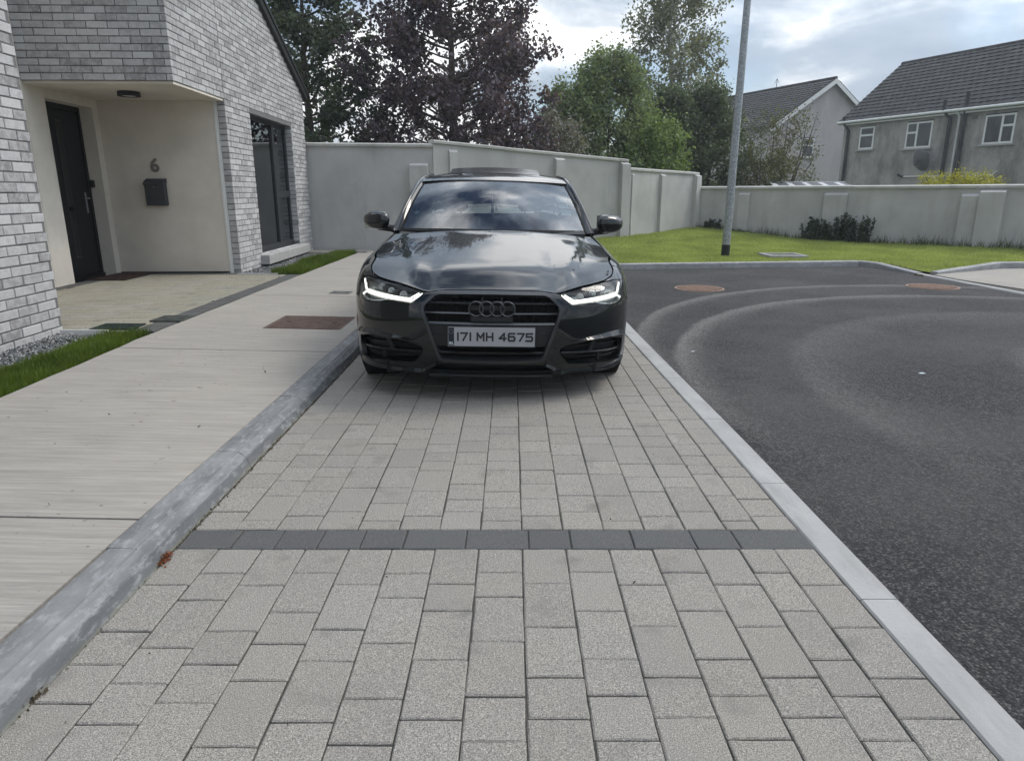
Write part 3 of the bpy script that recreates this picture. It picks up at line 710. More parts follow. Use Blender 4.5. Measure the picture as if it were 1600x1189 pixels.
# concrete collar of a chamber in the lawn
t = thing('inspection_chamber', 'square concrete frame sunk in the lawn beside the lamp post', 'manhole cover', (5.15, 13.25, .13))
m = MB()
for a in ((-.36, .36, -.34, -.26), (-.36, .36, .26, .34), (-.36, -.28, -.26, .26), (.28, .36, -.26, .26)): m.box(*a, -.06, .012, c=.006)
m.build('concrete_collar', 'kerb_far', t); MB().box(-.278, .278, -.258, .258, -.06, -.004, c=.005).build('lid', 'grey_cover', t)

# ------------------------------------------------------------ verges by the house: turf, gravel, metal edging
structure(flat('verge_soil', [(-3.9, 1.0), (-2.88, 1.0), (-2.95, 3.8), (-3.03, 5.5), (-3.06, 5.80), (-3.95, 5.80)], .088, 'soil', .1))
structure(flat('verge_soil', [(-4.25, 10.10), (-3.05, 10.1), (-3.05, 13.98), (-4.25, 13.98)], .098, 'soil', .1))
va = [(-3.44, 1.2), (-2.93, 1.2), (-2.985, 3.8), (-3.065, 5.5), (-3.07, 5.75), (-3.42, 5.72), (-3.45, 4.6)]
vb = [(-3.52, 10.10), (-3.07, 10.08), (-3.07, 13.0), (-3.12, 13.9), (-3.5, 13.9), (-3.58, 12)]
grass('verge_grass', va, 36000, .025, .085, .0042, .088, 'grass_blade', 11, .8, .4)
grass('verge_grass', vb, 26000, .03, .10, .006, .098, 'grass_blade', 12, .8, .45)
def gravel(name, poly, n, z, seed, r0, r1):
    rs = np.random.RandomState(seed); A = np.array(poly); P = rs.uniform(A.min(0), A.max(0), (n * 2, 2)); P = P[inpoly(P, poly)][:n]
    base = np.array([(1, 0, 0), (-1, 0, 0), (0, 1, 0), (0, -1, 0), (0, 0, 1), (0, 0, -1)], float)
    tri = np.array([(0, 2, 4), (2, 1, 4), (1, 3, 4), (3, 0, 4), (2, 0, 5), (1, 2, 5), (3, 1, 5), (0, 3, 5)])
    V = []; F = []
    for i, (x, y) in enumerate(P):
        r_ = rs.uniform(r0, r1); m = Matrix.Rotation(rs.uniform(0, 6.28), 3, 'Z') @ Matrix.Rotation(rs.uniform(0, 6.28), 3, 'X')
        b = (base * r_ * rs.uniform(.6, 1.25, (6, 3))) @ np.array(m).T + (x, y, z + rs.uniform(0, r0)); V.append(b); F.append(tri + 6 * i)
    return stuff(fast_mesh(name, np.concatenate(V), np.concatenate(F), 'gravel'))
gravel('gravel_strip', [(-3.92, 1.5), (-3.40, 1.5), (-3.42, 4.4), (-3.40, 5.74), (-3.93, 5.76)], 7000, .092, 21, .008, .017)
gravel('gravel_strip', [(-4.22, 10.12), (-3.5, 10.12), (-3.5, 13.9), (-4.22, 13.9)], 4500, .102, 22, .010, .018)
MB().box(-3.86, -3.45, 5.775, 5.79, .05, .135).build('garden_edging', 'white_trim', label='thin pale edging strip beside the near gravel', cat='edging')
MB().box(-4.0, -3.42, 10.085, 10.10, .05, .135).build('garden_edging', 'white_trim', label='thin pale edging strip below the window gravel', cat='edging')

# ============================================================ the brick house (own frame: x out of the facade, y along it away from the camera)
house = thing('brick_house', 'modern pale grey brick house with recessed cream porch and black door', 'house', (-3.696, 0, 0), math.atan(.032))
Z0 = .105; SOF = 2.53; FY = 10.31; EY = 14.64
def rake(y): return 3.16 + (14.6 - y) * .447                    # underside of the sloping verge above the facade
MJ = 'mortar'
# mortar bodies
front_wall = MB().box(-4.2, -.006, .8, 5.864, Z0 - .05, 5.6).build('front_wall', MJ, house)
link_wall = MB().box(-4.2, -1.75, 5.864, 8.706, Z0 - .05, 5.6).build('link_wall', 'cream_render', house)
W0, W1, WZ0, WZ1 = 11.35, 13.66, .30, 2.46                       # window opening
fw = MB()
def wallpoly(y0, y1, z0, top=None, z1=None, d=.30):
    """piece of the facade body between y0 and y1"""
    if z1 is None:
        pts = [(y0, z0), (y1, z0), (y1, rake(y1)), (y0, rake(y0))]
    else: pts = [(y0, z0), (y1, z0), (y1, z1), (y0, z1)]
    V = [(-d, y, z) for y, z in pts] + [(-.006, y, z) for y, z in pts]
    fw.add(V, [(3, 2, 1, 0), (4, 5, 6, 7)] + [(i, (i + 1) % 4, 4 + (i + 1) % 4, 4 + i) for i in range(4)])
wallpoly(FY + .006, W0, Z0 - .05, z1=WZ1); wallpoly(W1, EY - .006, Z0 - .05, z1=WZ1); wallpoly(W0, W1, Z0 - .05, z1=WZ0); wallpoly(FY + .006, EY - .006, WZ1)
gable_wall = fw.build('gable_wall', MJ, house)
overhang = MB()
V = [(-5.2, 8.712, SOF), (-.006, 8.712, SOF), (-.006, FY + .005, SOF), (-5.2, FY + .005, SOF)]
overhang.add(V + [(x, y, rake(y)) for x, y, _ in V], [(3, 2, 1, 0), (4, 5, 6, 7), (0, 1, 5, 4), (1, 2, 6, 5), (2, 3, 7, 6), (3, 0, 4, 7)])
upper_wall = overhang.build('upper_wall', MJ, house)
body = MB(); body.add([(-6, FY + .3, Z0), (-.31, FY + .3, Z0), (-.31, EY - .02, Z0), (-6, EY - .02, Z0)] + [(-6, FY + .3, rake(FY + .3)), (-6 + 5.69, FY + .3, rake(FY + .3)), (-.31, EY - .02, rake(EY)), (-6, EY - .02, rake(EY))],
         [(4, 5, 6, 7), (2, 3, 7, 6), (3, 0, 4, 7)])
body.build('inner_shell', 'room_dark', house)
# bricks -----------------------------------------------------------------------
BL, BH, BJ, BD = .2300, .0685, .0105, .05
_bm = {}
def brick_mesh(L):
    k = round(L, 3)
    if k not in _bm:
        c = .004; x, z = L / 2, BH / 2
        V = [(-x, 0, -z), (x, 0, -z), (x, 0, z), (-x, 0, z), (-x, -BD + c, -z), (x, -BD + c, -z), (x, -BD + c, z), (-x, -BD + c, z),
             (-x + c, -BD, -z + c), (x - c, -BD, -z + c), (x - c, -BD, z - c), (-x + c, -BD, z - c)]
        F = [(8, 9, 10, 11)] + [f for i in range(4) for f in ((i, (i + 1) % 4, 4 + (i + 1) % 4, 4 + i), (4 + i, 4 + (i + 1) % 4, 8 + (i + 1) % 4, 8 + i))]
        m = MB(); m.add(V, F); _bm[k] = m.mesh('brick', 'brick')
    return _bm[k]
bricks = []          # (wall, mesh length, location, rotation about z, importance)
def lay(wall, origin, ang, length, z0, z1, ok=None, start=0.0, weight=1.0, proud=.006, head=False):
    """courses along the direction `ang`; the brick face looks to -y of its own frame"""
    d = np.array([math.cos(ang), math.sin(ang)]); nrm = np.array([d[1], -d[0]])
    n = int((z1 - z0) / (BH + BJ) + .4)
    for r_ in range(n):
        z = z0 + (r_ + .5) * (BH + BJ); u = -(start + (BL + BJ) / 2 * (r_ % 2)) ; 
        while u < length:
            a = max(u, 0.0); b = min(u + BL, length); u += BL + BJ
            if b - a < .035: continue
            segs = ok(a, b, z) if ok else [(a, b)]
            for a2, b2 in segs:
                if b2 - a2 < .03: continue
                p = np.array(origin[:2]) + d * (a2 + b2) / 2 - nrm * (BD - proud)
                bricks.append((wall, b2 - a2, (p[0], p[1], z), ang, weight / max(1.5, math.hypot(*(np.array([p[0] - 3.7, p[1]]))))))
A90 = PI / 2
lay(front_wall, (-.006, 3.6), A90, 5.867 - 3.6, Z0 - .03, 4.6, start=.05, weight=2.4)
lay(upper_wall, (-2.6, 8.712), 0, 2.603, SOF - .002, 4.2, start=.11, weight=2.0)
def gable_ok(a, b, z):
    y0, y1 = 8.70 + a, 8.70 + b; segs = [(y0, y1)]
    def cut(lo, hi):
        nonlocal segs; out = []
        for p, q_ in segs:
            if q_ <= lo or p >= hi: out.append((p, q_)); continue
            if p < lo: out.append((p, lo))
            if q_ > hi: out.append((hi, q_))
        segs = out
    if z < SOF: cut(0, FY + .002)
    if WZ0 < z < WZ1 + .03: cut(W0, W1)
    cut(14.6 - (z + BH / 2 + .01 - 3.16) / .447, 99)
    cut(10.315, 10.327) if z > SOF else None                      # movement joint
    return [(p - 8.70, q_ - 8.70) for p, q_ in segs]
lay(gable_wall, (-.006, 8.706), A90, EY - 8.703, SOF - .002 - 31 * (BH + BJ), 5.7, gable_ok, start=.08, weight=1.0)
lay(gable_wall, (-.104, FY + .006), 0, .107, SOF - .002 - 31 * (BH + BJ), SOF, weight=.5, start=0)
lay(gable_wall, (-.117, W1), 0, .12, WZ0 + .06, WZ1 + .03, weight=.5, start=0)
# the widest views first: up to 290 bricks stay single, the rest is joined wall by wall
vis = []
for i, b in enumerate(bricks):
    x, y, z = b[2]; X = x - 3.696 - .032 * y; Y = y
    if Y < .8: s_ = 0
    else:
        zc = Y * .965 - (z - 1.26) * .2625; px = X / zc; py = (-(z - 1.26) * .965 - Y * .2625) / zc
        s_ = b[4] if (abs(px) < .76 and abs(py) < .57) else 0
        if b[0] is upper_wall and x < -1.95: s_ = 0
    vis.append((s_, i))
vis.sort(reverse=True); single = {i for s_, i in vis[:290] if s_ > 0}
joined = {}
for i, (wall, L, loc, ang, _) in enumerate(bricks):
    jx = rnd.uniform(-.003, .002); tw = R(rnd.uniform(-.5, .5))
    mt = Matrix.Translation(loc) @ Matrix.Rotation(ang + tw * .6, 4, 'Z') @ Matrix.Rotation(tw, 4, 'Y') @ Matrix.Translation((rnd.uniform(-.002, .002), jx, rnd.uniform(-.0015, .0015)))
    me = brick_mesh(round(L, 3) if L < BL - .001 else BL)
    if i in single:
        o = link(bpy.data.objects.new('brick', me), wall); o.matrix_local = mt
    else:
        j = joined.setdefault(wall.name, (wall, MB()))[1]
        j.add([tuple(mt @ v.co) for v in me.vertices], [tuple(p.vertices) for p in me.polygons])
for nm, (wall, mb) in joined.items(): stuff(mb.build('brickwork', 'brick', wall))
# porch ----------------------------------------------------------------------------
DY0, DY1, DZ = 9.115, 10.165, 2.39
m = MB(); X0, X1 = -1.95, -1.75
m.box(X0, X1, 8.71, DY0, Z0 - .02, SOF - .003); m.box(X0, X1, DY1, FY - .012, Z0 - .02, SOF - .003); m.box(X0, X1, DY0, DY1, DZ, SOF - .003)
m.build('porch_side_wall', 'cream_render', house)
MB().box(-1.94, -.165, FY - .01, FY + .28, Z0 + .035, SOF - .002).build('porch_back_wall', 'cream_render', house)
MB().box(-1.94, -.165, FY - .004, FY + .25, Z0 - .03, Z0 + .033).build('wall_plinth', 'anthracite', house)
m = MB(); m.box(-.163, -.128, FY - .018, FY + .02, Z0 - .01, SOF - .003, c=.004); m.box(-.126, -.107, FY - .010, FY + .02, Z0 - .01, SOF - .003)
m.build('corner_bead', 'white_trim', house)
MB().box(-2.1, -.012, 8.735, FY - .0125, SOF - .03, SOF - .0005).build('porch_ceiling', 'cream_render', house)
# door
door = MB().box(-1.985, -1.945, DY0 + .06, DY1 - .06, Z0 + .05, DZ - .06).build('front_door', 'door_black', house)
m = MB(); m.box(-2.0, -1.93, DY0, DY0 + .058, Z0 + .03, DZ); m.box(-2.0, -1.93, DY1 - .058, DY1, Z0 + .03, DZ); m.box(-2.0, -1.93, DY0 + .058, DY1 - .058, DZ - .058, DZ); m.box(-2.0, -1.91, DY0, DY1, Z0 - .02, Z0 + .048)
m.build('door_frame', 'door_black', door)
m = MB(); m.box(-1.947, -1.9425, DY0 + .47, DY0 + .56, .42, 2.17); m.build('glass_strip', 'side_glass', door)
m = MB(); m.box(-1.9445, -1.939, DY0 + .455, DY0 + .468, .40, 2.19); m.box(-1.9445, -1.939, DY0 + .562, DY0 + .575, .40, 2.19); m.box(-1.9445, -1.939, DY0 + .468, DY0 + .562, 2.172, 2.19); m.box(-1.9445, -1.939, DY0 + .468, DY0 + .562, .40, .418); m.build('glass_trim', 'anthracite', door)
m = MB(); m.box(-1.944, -1.936, DY1 - .165, DY1 - .13, .99, 1.27, c=.003); m.tube([(-1.936, DY1 - .147, 1.19), (-1.89, DY1 - .147, 1.19), (-1.885, DY1 - .16, 1.19), (-1.885, DY1 - .27, 1.19)], .0095, 8)
m.build('handle', 'steel_satin', door)
MB().box(-1.942, -1.925, DY0 + .48, DY0 + .55, 1.03, 1.08, c=.004).build('letter_slot', 'void_black', door)
MB().box(-1.93, -1.865, DY1 - .062, DY1 - .002, 1.335, 1.435, c=.006).build('key_safe', 'pole_black', house)
# window
WX = -.115
win = MB(); f_ = .062; YM0, YM1 = 12.78, 12.90
win.box(WX - .05, WX, W0, W0 + f_, WZ0, WZ1); win.box(WX - .05, WX, W1 - f_, W1, WZ0, WZ1); win.box(WX - .05, WX, W0 + f_, W1 - f_, WZ1 - f_, WZ1); win.box(WX - .05, WX, W0 + f_, W1 - f_, WZ0, WZ0 + .10)
win.box(WX - .05, WX + .004, YM0, YM1, WZ0 + .10, WZ1 - f_); win.box(WX - .05, WX + .003, YM1, W1 - f_, 1.19, 1.30)
window = win.build('window', 'anthracite', house)
for (a, b, c, d) in ((W0 + f_, YM0, WZ0 + .10, WZ1 - f_), (YM1, W1 - f_, 1.30, WZ1 - f_), (YM1, W1 - f_, WZ0 + .10, 1.19)):
    MB().box(WX - .032, WX - .026, a, b, c, d).build('pane', 'house_glass', window)
MB().box(WX - .20, WX - .195, W0 + .02, YM0 + .02, WZ0 + .02, 2.10).build('wall_reflection', 'curtain', window)  # grey sheet standing in for the boundary wall reflected in the pane
MB().box(WX - .22, WX - .18, W0 + .02, YM0 + .02, 2.10, 2.15).build('coping_reflection', 'upvc', window)  # pale strip standing in for the coping in that reflection
MB().box(-1.2, -1.19, W0 - .3, W1 + .3, WZ0 - .1, WZ1 + .2).build('room_back', 'room_dark', window)
MB().box(-.31, -.118, W0 - .02, W1 + .02, WZ1 + .001, WZ1 + .07).build('lintel', 'roof_black', house)
MB().box(-.118, .145, 11.24, 13.86, WZ0 - .155, WZ0 - .002, c=.008).build('sill', 'sill_concrete', house)
# roof edge
def slope_prism(y0, y1, x0, x1, zlo, zhi):
    pts = [(y0, rake(y0) + zlo), (y1, rake(y1) + zlo), (y1, rake(y1) + zhi), (y0, rake(y0) + zhi)]
    V = [(x0, y, z) for y, z in pts] + [(x1, y, z) for y, z in pts]
    return V, [(3, 2, 1, 0), (4, 5, 6, 7)] + [(i, (i + 1) % 4, 4 + (i + 1) % 4, 4 + i) for i in range(4)]
MB().add(*slope_prism(8.60, 14.80, -.02, .06, -.02, .10)).build('verge_board', 'roof_black', house)
MB().add(*slope_prism(8.55, 14.84, -6.2, .08, .102, .16)).build('roof', 'roof_black', house)
# things on the porch
t = thing('letterbox', 'dark grey steel letterbox on the cream porch wall below the number', 'letterbox')
m = MB(); m.box(-1.205, -.930, FY - .118, FY - .011, 1.085, 1.435, c=.006); m.build('box', 'letterbox_grey', t)
m = MB(); m.add([(-1.212, FY - .135, 1.372), (-.923, FY - .135, 1.372), (-.923, FY - .011, 1.40), (-1.212, FY - .011, 1.40), (-1.212, FY - .135, 1.39), (-.923, FY - .135, 1.39), (-.923, FY - .011, 1.46), (-1.212, FY - .011, 1.46)],
             [(3, 2, 1, 0), (4, 5, 6, 7), (0, 1, 5, 4), (1, 2, 6, 5), (2, 3, 7, 6), (3, 0, 4, 7)]); m.build('lid', 'letterbox_grey', t)
MB().lathe([(0, .006), (.008, .006), (.009, 0)], 12, Matrix.Translation((-1.07, FY - .118, 1.345)) @ Matrix.Rotation(A90, 4, 'X')).build('lock', 'steel_satin', t)
MB().box(-1.19, -.945, FY - .120, FY - .1175, 1.362, 1.367).build('slot', 'void_black', t)
t.parent = None; t.location = house.location; t.rotation_euler = house.rotation_euler
def text_mesh(body, size, depth, bold=0.0):
    cu = bpy.data.curves.new('text', 'FONT'); cu.body = body; cu.size = size; cu.extrude = depth; cu.align_x = 'CENTER'; cu.offset = bold; cu.resolution_u = 6
    ob = bpy.data.objects.new('text', cu); COL.objects.link(ob); dg = bpy.context.evaluated_depsgraph_get(); dg.update()
    me = bpy.data.meshes.new_from_object(ob.evaluated_get(dg)); bpy.data.objects.remove(ob); return me
me = text_mesh('6', .255, .008, .006); me.materials.clear(); me.materials.append(M['numeral_grey'])
n6 = link(bpy.data.objects.new('house_number', me)); n6.matrix_world = house.matrix_basis @ Matrix.Translation((-1.063, FY - .020, 1.555)) @ Matrix.Rotation(A90, 4, 'X')
tag(n6, 'grey metal house number 6 on the cream porch wall', 'house number')
hm = Matrix.Translation(house.location) @ Matrix.Rotation(math.atan(.032), 4, 'Z')
t = thing('porch_light', 'round black rimmed light on the cream porch ceiling', 'ceiling light'); t.matrix_world = hm @ Matrix.Translation((-.87, 9.42, SOF - .03))
MB().lathe([(.105, 0), (.13, -.002), (.135, -.055), (.105, -.058), (.10, -.02)], 28).build('rim', 'pole_black', t); MB().lathe([(.103, -.03), (.08, -.050), (0, -.056)], 28).build('diffuser', 'white_trim', t)
t = thing('doormat', 'worn reddish brown doormat at the black front door', 'doormat', (-5.52, 9.83, .112), math.atan(.032))
m = MB(); m.box(-.26, .26, -.48, .48, 0, .014, c=.004); m.build('rubber_back', 'void_black', t)
rs = np.random.RandomState(4); k = 5200; P = rs.uniform((-.25, -.47), (.25, .47), (k, 2)); a = rs.uniform(0, 6.28, k); w = .004
V = np.stack([np.column_stack([P[:, 0] - w * np.cos(a), P[:, 1] - w * np.sin(a), np.full(k, .012)]), np.column_stack([P[:, 0] + w * np.cos(a), P[:, 1] + w * np.sin(a), np.full(k, .012)]),
              np.column_stack([P[:, 0] + rs.normal(0, .004, k), P[:, 1] + rs.normal(0, .004, k), rs.uniform(.02, .028, k)])], 1).reshape(-1, 3)
stuff(fast_mesh('pile', V, np.arange(3 * k).reshape(-1, 3), 'mat_fibre', t))
# porch floor: buff setts with a charcoal border, laid parallel to the footpath
pf = structure(flat('porch_paving', [(-5.80, 5.80), (-3.075, 5.80), (-3.075, 10.08), (-3.45, 10.30), (-5.80, 10.36)], .098, 'joint_sand', .08))
lay_buff = MB()
def sett(x0, x1, y0, y1): lay_buff.box(x0 + .004, x1 - .004, y0 + .005, y1 - .005, .07, .1155 + rnd.uniform(-.001, .001), c=.003)
y = 5.815; r_ = 0
while y < 10.04:
    x = -5.55 - (.12 * (r_ % 2)); w_ = .16
    while x < -3.29:
        l = rnd.choice((.24, .16, .20)); a = max(x, -5.56); b = min(x + l, -3.285)
        if b - a > .05: sett(a, b, y, min(y + w_, 10.07))
        x += l
    y += w_; r_ += 1
stuff(lay_buff.build('buff_setts', 'paver_buff', pf))
def charcoal(x0, x1, y0, y1):
    o = link(bpy.data.objects.new('border_paver', paver_mesh(x1 - x0 - .006, y1 - y0 - .006, 'paver_charcoal')), pf); o.location = ((x0 + x1) / 2, (y0 + y1) / 2, .1165)
yy = 5.815
while yy < 10.20: charcoal(-3.28, -3.075, yy, min(yy + .245, 10.275)); yy += .245
xx = -5.76
while xx < -3.30: charcoal(xx, min(xx + .245, -3.285), 10.075, 10.275); xx += .245
yy = 5.815
while yy < 10.04: charcoal(-5.76, -5.565, yy, min(yy + .245, 10.07)); yy += .245

# ============================================================ rendered boundary walls
def wall(label, p0, p1, zb, t0, t1, piers=(), th=.215, cop=.065, slab=1.4, skew0=0.0):
    p0 = np.array(p0, float); p1 = np.array(p1, float); L = float(np.linalg.norm(p1 - p0)); d = (p1 - p0) / L
    w = thing('boundary_wall', label, 'wall', (p0[0], p0[1], 0), math.atan2(d[1], d[0]))     # own x runs along the wall, the front looks to -y
    def blk(m, x0, x1, y0, y1, z0, za, zb_, c=0):
        V = [(x0, y0, z0), (x1, y0, z0), (x1, y1, z0), (x0, y1, z0), (x0, y0, za), (x1, y0, zb_), (x1, y1, zb_), (x0, y1, za)]
        m.add(V, [(3, 2, 1, 0), (4, 5, 6, 7), (0, 1, 5, 4), (1, 2, 6, 5), (2, 3, 7, 6), (3, 0, 4, 7)])
    top = lambda x: t0 + (t1 - t0) * x / L
    m = MB(); n = max(1, int(L / .9))
    blk(m, 0, L, 0, th, zb, t0 - cop, t1 - cop); m.build('wall_body', 'wall_render', w)
    n = max(1, round(L / slab))
    for i in range(n):
        a = L * i / n + .003; b = L * (i + 1) / n - .003; m = MB(); dz = rnd.uniform(-.004, .004)
        c = .012
        V = []
        for x in (a, b):
            z = top(x) + dz
            V += [(x, -.035, z - cop + .001), (x, -.04, z - .02), (x, -.03, z - .006), (x, th / 2, z + .012), (x, th + .03, z - .006), (x, th + .04, z - .02), (x, th + .035, z - cop + .001)]
        k = 7; F = [(j, j + 1, k + j + 1, k + j) for j in range(k - 1)] + [(k - 1, 0, k, 2 * k - 1), tuple(range(k - 1, -1, -1)), tuple(range(k, 2 * k))]
        m.add(V, F); m.build('coping_stone', 'coping', w)
    for (a, b, zt, pr) in piers:
        m = MB(); x0, x1 = a, b; zs = zt - .05; q = .012
        V = [(x0, -pr, zb), (x1, -pr, zb), (x1, .01, zb), (x0, .01, zb), (x0, -pr, zs), (x1, -pr, zs), (x1, -.001, zt), (x0, -.001, zt), (x1, .01, zt), (x0, .01, zt)]
        m.add(V, [(0, 1, 5, 4), (4, 5, 6, 7), (1, 2, 8, 6, 5), (3, 0, 4, 7, 9), (6, 8, 9, 7)]); m.build('pier', 'wall_render', w)
    return w
wall('tall grey rendered wall facing the path between brick house and parked car', (-6.0, 14.70), (-1.60, 14.70), -.1, 2.262, 2.225, [(3.92, 4.29, 1.85, .16)], slab=2.4)
wall('long grey rendered wall with falling top behind the parked car', (-1.598, 14.66), (2.73, 16.97), -.1, 2.295, 2.03, [(.34, .52, 2.12, .05), (2.86, 3.09, 2.02, .13), (4.66, 4.89, 1.96, .14)], slab=1.6)
wall('short grey rendered wall stepping down to the lawn corner', (2.75, 17.0), (5.06, 19.49), -.1, 1.845, 1.80, [(.16, .25, 1.72, .03), (1.42, 1.62, 1.73, .08), (3.14, 3.39, 1.75, .12)], slab=1.7)
wall('low grey garden wall along the lawn in front of the pebble dashed houses', tuple(PD), tuple(PD + dD * 14), -.1, 1.425, 1.425, [(1.24, 1.54, 1.27, .07), (3.43, 3.95, 1.27, .10), (6.27, 6.60, 1.25, .10), (6.602, 7.05, 1.33, .16)], slab=2.0)

# ============================================================ lamp post
lp = thing('lamp_post', 'tall galvanised steel lamp post with black base on the lawn', 'lamp post', (4.10, 13.40, .10), 0)
lp.rotation_euler = (0, R(.45), 0)
MB().tube([(0, 0, -.1), (0, 0, .21)], .079, 24).build('base_sleeve', 'pole_black', lp)
MB().tube([(0, 0, .205), (0, 0, 1.45), (0, 0, 1.50), (0, 0, 3.2), (0, 0, 5.2), (0, 0, 7.0)], [.075, .0735, .0725, .066, .056, .046], 24).build('pole', 'galvanised', lp)
m = MB(); ang = np.linspace(-1.75, -.75, 7)
for ra, z0, z1 in ((.0785, .98, 1.42),):
    V = [(ra * math.cos(a), ra * math.sin(a), z) for z in (z0, z1) for a in ang] + [(.070 * math.cos(a), .070 * math.sin(a), z) for z in (z0, z1) for a in ang]
    F = [(i, i + 1, 8 + i, 7 + i) for i in range(6)] + [(14 + i, 15 + i, 1 + i, i) for i in range(6)] + [(7 + i, 8 + i, 22 + i, 21 + i) for i in range(6)] + [(0, 7, 21, 14), (6, 20, 27, 13)]
    m.add(V, F)
ad = m.build('access_door', 'galvanised', lp)
for z in (1.03, 1.37): MB().lathe([(0, .004), (.006, .004), (.007, 0)], 10, Matrix.Translation((.0785 * math.cos(-1.25), .0785 * math.sin(-1.25), z)) @ Matrix.Rotation(-1.25, 4, 'Z') @ Matrix.Rotation(A90, 4, 'Y')).build('lock', 'pole_black', ad)
m = MB(); m.tube([(0, 0, 6.95), (0, -.02, 7.1), (0, -.35, 7.18)], [.03, .028, .025], 12); m.build('arm', 'galvanised', lp)
MB().box(-.14, .14, -.95, -.33, 7.14, 7.24, c=.02).build('lantern', 'anthracite', lp)

# ============================================================ houses beyond the wall
def far_house(name, label, P, d, length, depth, zb, ze, zr, body, tilew=.33, course=.32, over=.25, both=True):
    """own x along the front (the side looking to -y), y into the depth"""
    h_ = thing(name, label, 'house', (P[0], P[1], 0), math.atan2(d[1], d[0]))
    m = MB(); hd = depth / 2
    V = [(0, 0, zb), (length, 0, zb), (length, depth, zb), (0, depth, zb), (0, 0, ze), (length, 0, ze), (length, depth, ze), (0, depth, ze), (0, hd, zr - .06), (length, hd, zr - .06)]
    m.add(V, [(0, 1, 5, 4), (1, 2, 6, 9, 5), (2, 3, 7, 6), (3, 0, 4, 8, 7), (4, 5, 9, 8), (6, 7, 8, 9)]); m.build('wall', body, h_)
    rf = MB(); sl = (zr - ze) / hd; y0 = -over * .8; z0 = ze + y0 * sl
    for s_ in (0, 1):
        f = (lambda y: y) if s_ == 0 else (lambda y: depth - y)
        V = [(-over, f(y0), z0 + .03), (length + over, f(y0), z0 + .03), (length + over, hd, zr + .0), (-over, hd, zr + .0), (-over, f(y0), z0 - .09), (length + over, f(y0), z0 - .09), (length + over, hd, zr - .12), (-over, hd, zr - .12)]
        rf.add(V, [(0, 1, 2, 3), (7, 6, 5, 4), (0, 4, 5, 1), (0, 3, 7, 4), (1, 5, 6, 2)])
    roof = rf.build('roof', 'roof_tile', h_)
    L = math.hypot(hd - y0, zr - z0); nrow = int(L / course); cy = (hd - y0) / L; cz = (zr - z0) / L; tl = MB()
    for s_ in ((0, 1) if both else (0,)):
        for r_ in range(nrow):
            a = r_ * course; b = a + course + .04; x = -over - (tilew / 2) * (r_ % 2)
            while x < length + over:
                xa = max(x, -over) + .006; xb = min(x + tilew, length + over) - .006; x += tilew
                if xb - xa < .05: continue
                def pt(xx, u, up):
                    yy = y0 + cy * min(u, L - .01) - cz * up; zz = z0 + .03 + cz * min(u, L - .01) + cy * up
                    return (xx, yy if s_ == 0 else depth - yy, zz)
                t_ = .05 + rnd.uniform(-.004, .004); mid = (xa + xb) / 2
                V = [pt(xa, a, .0), pt(mid, a, .0), pt(xb, a, .0), pt(xa, a, t_), pt(mid, a, t_ + .022), pt(xb, a, t_), pt(xa, b, .008), pt(mid, b, .03), pt(xb, b, .008)]
                tl.add(V, [(0, 1, 4, 3), (1, 2, 5, 4), (3, 4, 7, 6), (4, 5, 8, 7), (0, 3, 6), (2, 8, 5)])
    stuff(tl.build('roof_tiles', 'roof_tile', roof))
    m = MB(); x = -over
    while x < length + over:
        m.tube([(x + .01, hd, zr + .03), (min(x + .44, length + over), hd, zr + .03)], .10, 8); x += .45
    stuff(m.build('ridge_tiles', 'roof_tile', roof))
    return h_
def house_window(h_, x0, x1, z0, z1, split, y=0.0, axis='x', curtain=None, rev=.09, sillc='sill_concrete'):
    """axis x: in the front; axis y: in the gable end at own x = y0"""
    if axis == 'x': T = Matrix.Identity(4)
    else: T = Matrix.Translation((y, 0, 0)) @ Matrix.Rotation(-A90 if axis == '-y' else A90, 4, 'Z')
    m = MB(); f = .075; a = .02
    F = lambda *b: m.box(*b[:6], T)
    F(x0, x0 + f, -a, .04, z0, z1); F(x1 - f, x1, -a, .04, z0, z1); F(x0 + f, x1 - f, -a, .04, z1 - f, z1); F(x0 + f, x1 - f, -a, .04, z0, z0 + f)
    panes = []
    if split == 'h':
        zm = z0 + (z1 - z0) * .62; F(x0 + f, x1 - f, -a - .004, .04, zm - .04, zm + .05); panes = [(x0 + f, x1 - f, z0 + f, zm - .04), (x0 + f, x1 - f, zm + .05, z1 - f)]
    else:
        k = split; xm = x0 + (x1 - x0) * abs(k); zm = z0 + (z1 - z0) * .60; F(xm - .045, xm + .045, -a - .003, .04, z0 + f, z1 - f)
        if k > 0: F(x0 + f, xm - .045, -a - .004, .04, zm - .04, zm + .05); panes = [(x0 + f, xm - .045, z0 + f, zm - .04), (x0 + f, xm - .045, zm + .05, z1 - f), (xm + .045, x1 - f, z0 + f, z1 - f)]
        else: F(xm + .045, x1 - f, -a - .004, .04, zm - .04, zm + .05); panes = [(xm + .045, x1 - f, z0 + f, zm - .04), (xm + .045, x1 - f, zm + .05, z1 - f), (x0 + f, xm - .045, z0 + f, z1 - f)]
    w = m.build('window', 'upvc', h_)
    for p in panes: MB().box(p[0], p[1], -.004, .002, p[2], p[3], T).build('pane', 'window_glass', w)
    MB().box(x0 + .01, x1 - .01, .003, .006, z0 + .01, z1 - .01, T).build('room_shade', 'room_dark', w)
    if curtain:
        for (c0, c1, cz0, cz1, mt) in curtain: MB().box(c0, c1, .0024, .0029, cz0, cz1, T).build('curtain', mt, w)
    MB().box(x0 - .12, x1 + .10, -.10, .0, z0 - .075, z0 - .002, T).build('sill', sillc, w)
    MB().box(x0 - .01, x1 + .01, -.012, .0, z1 + .001, z1 + .05, T).build('lintel', 'roof_black', w)
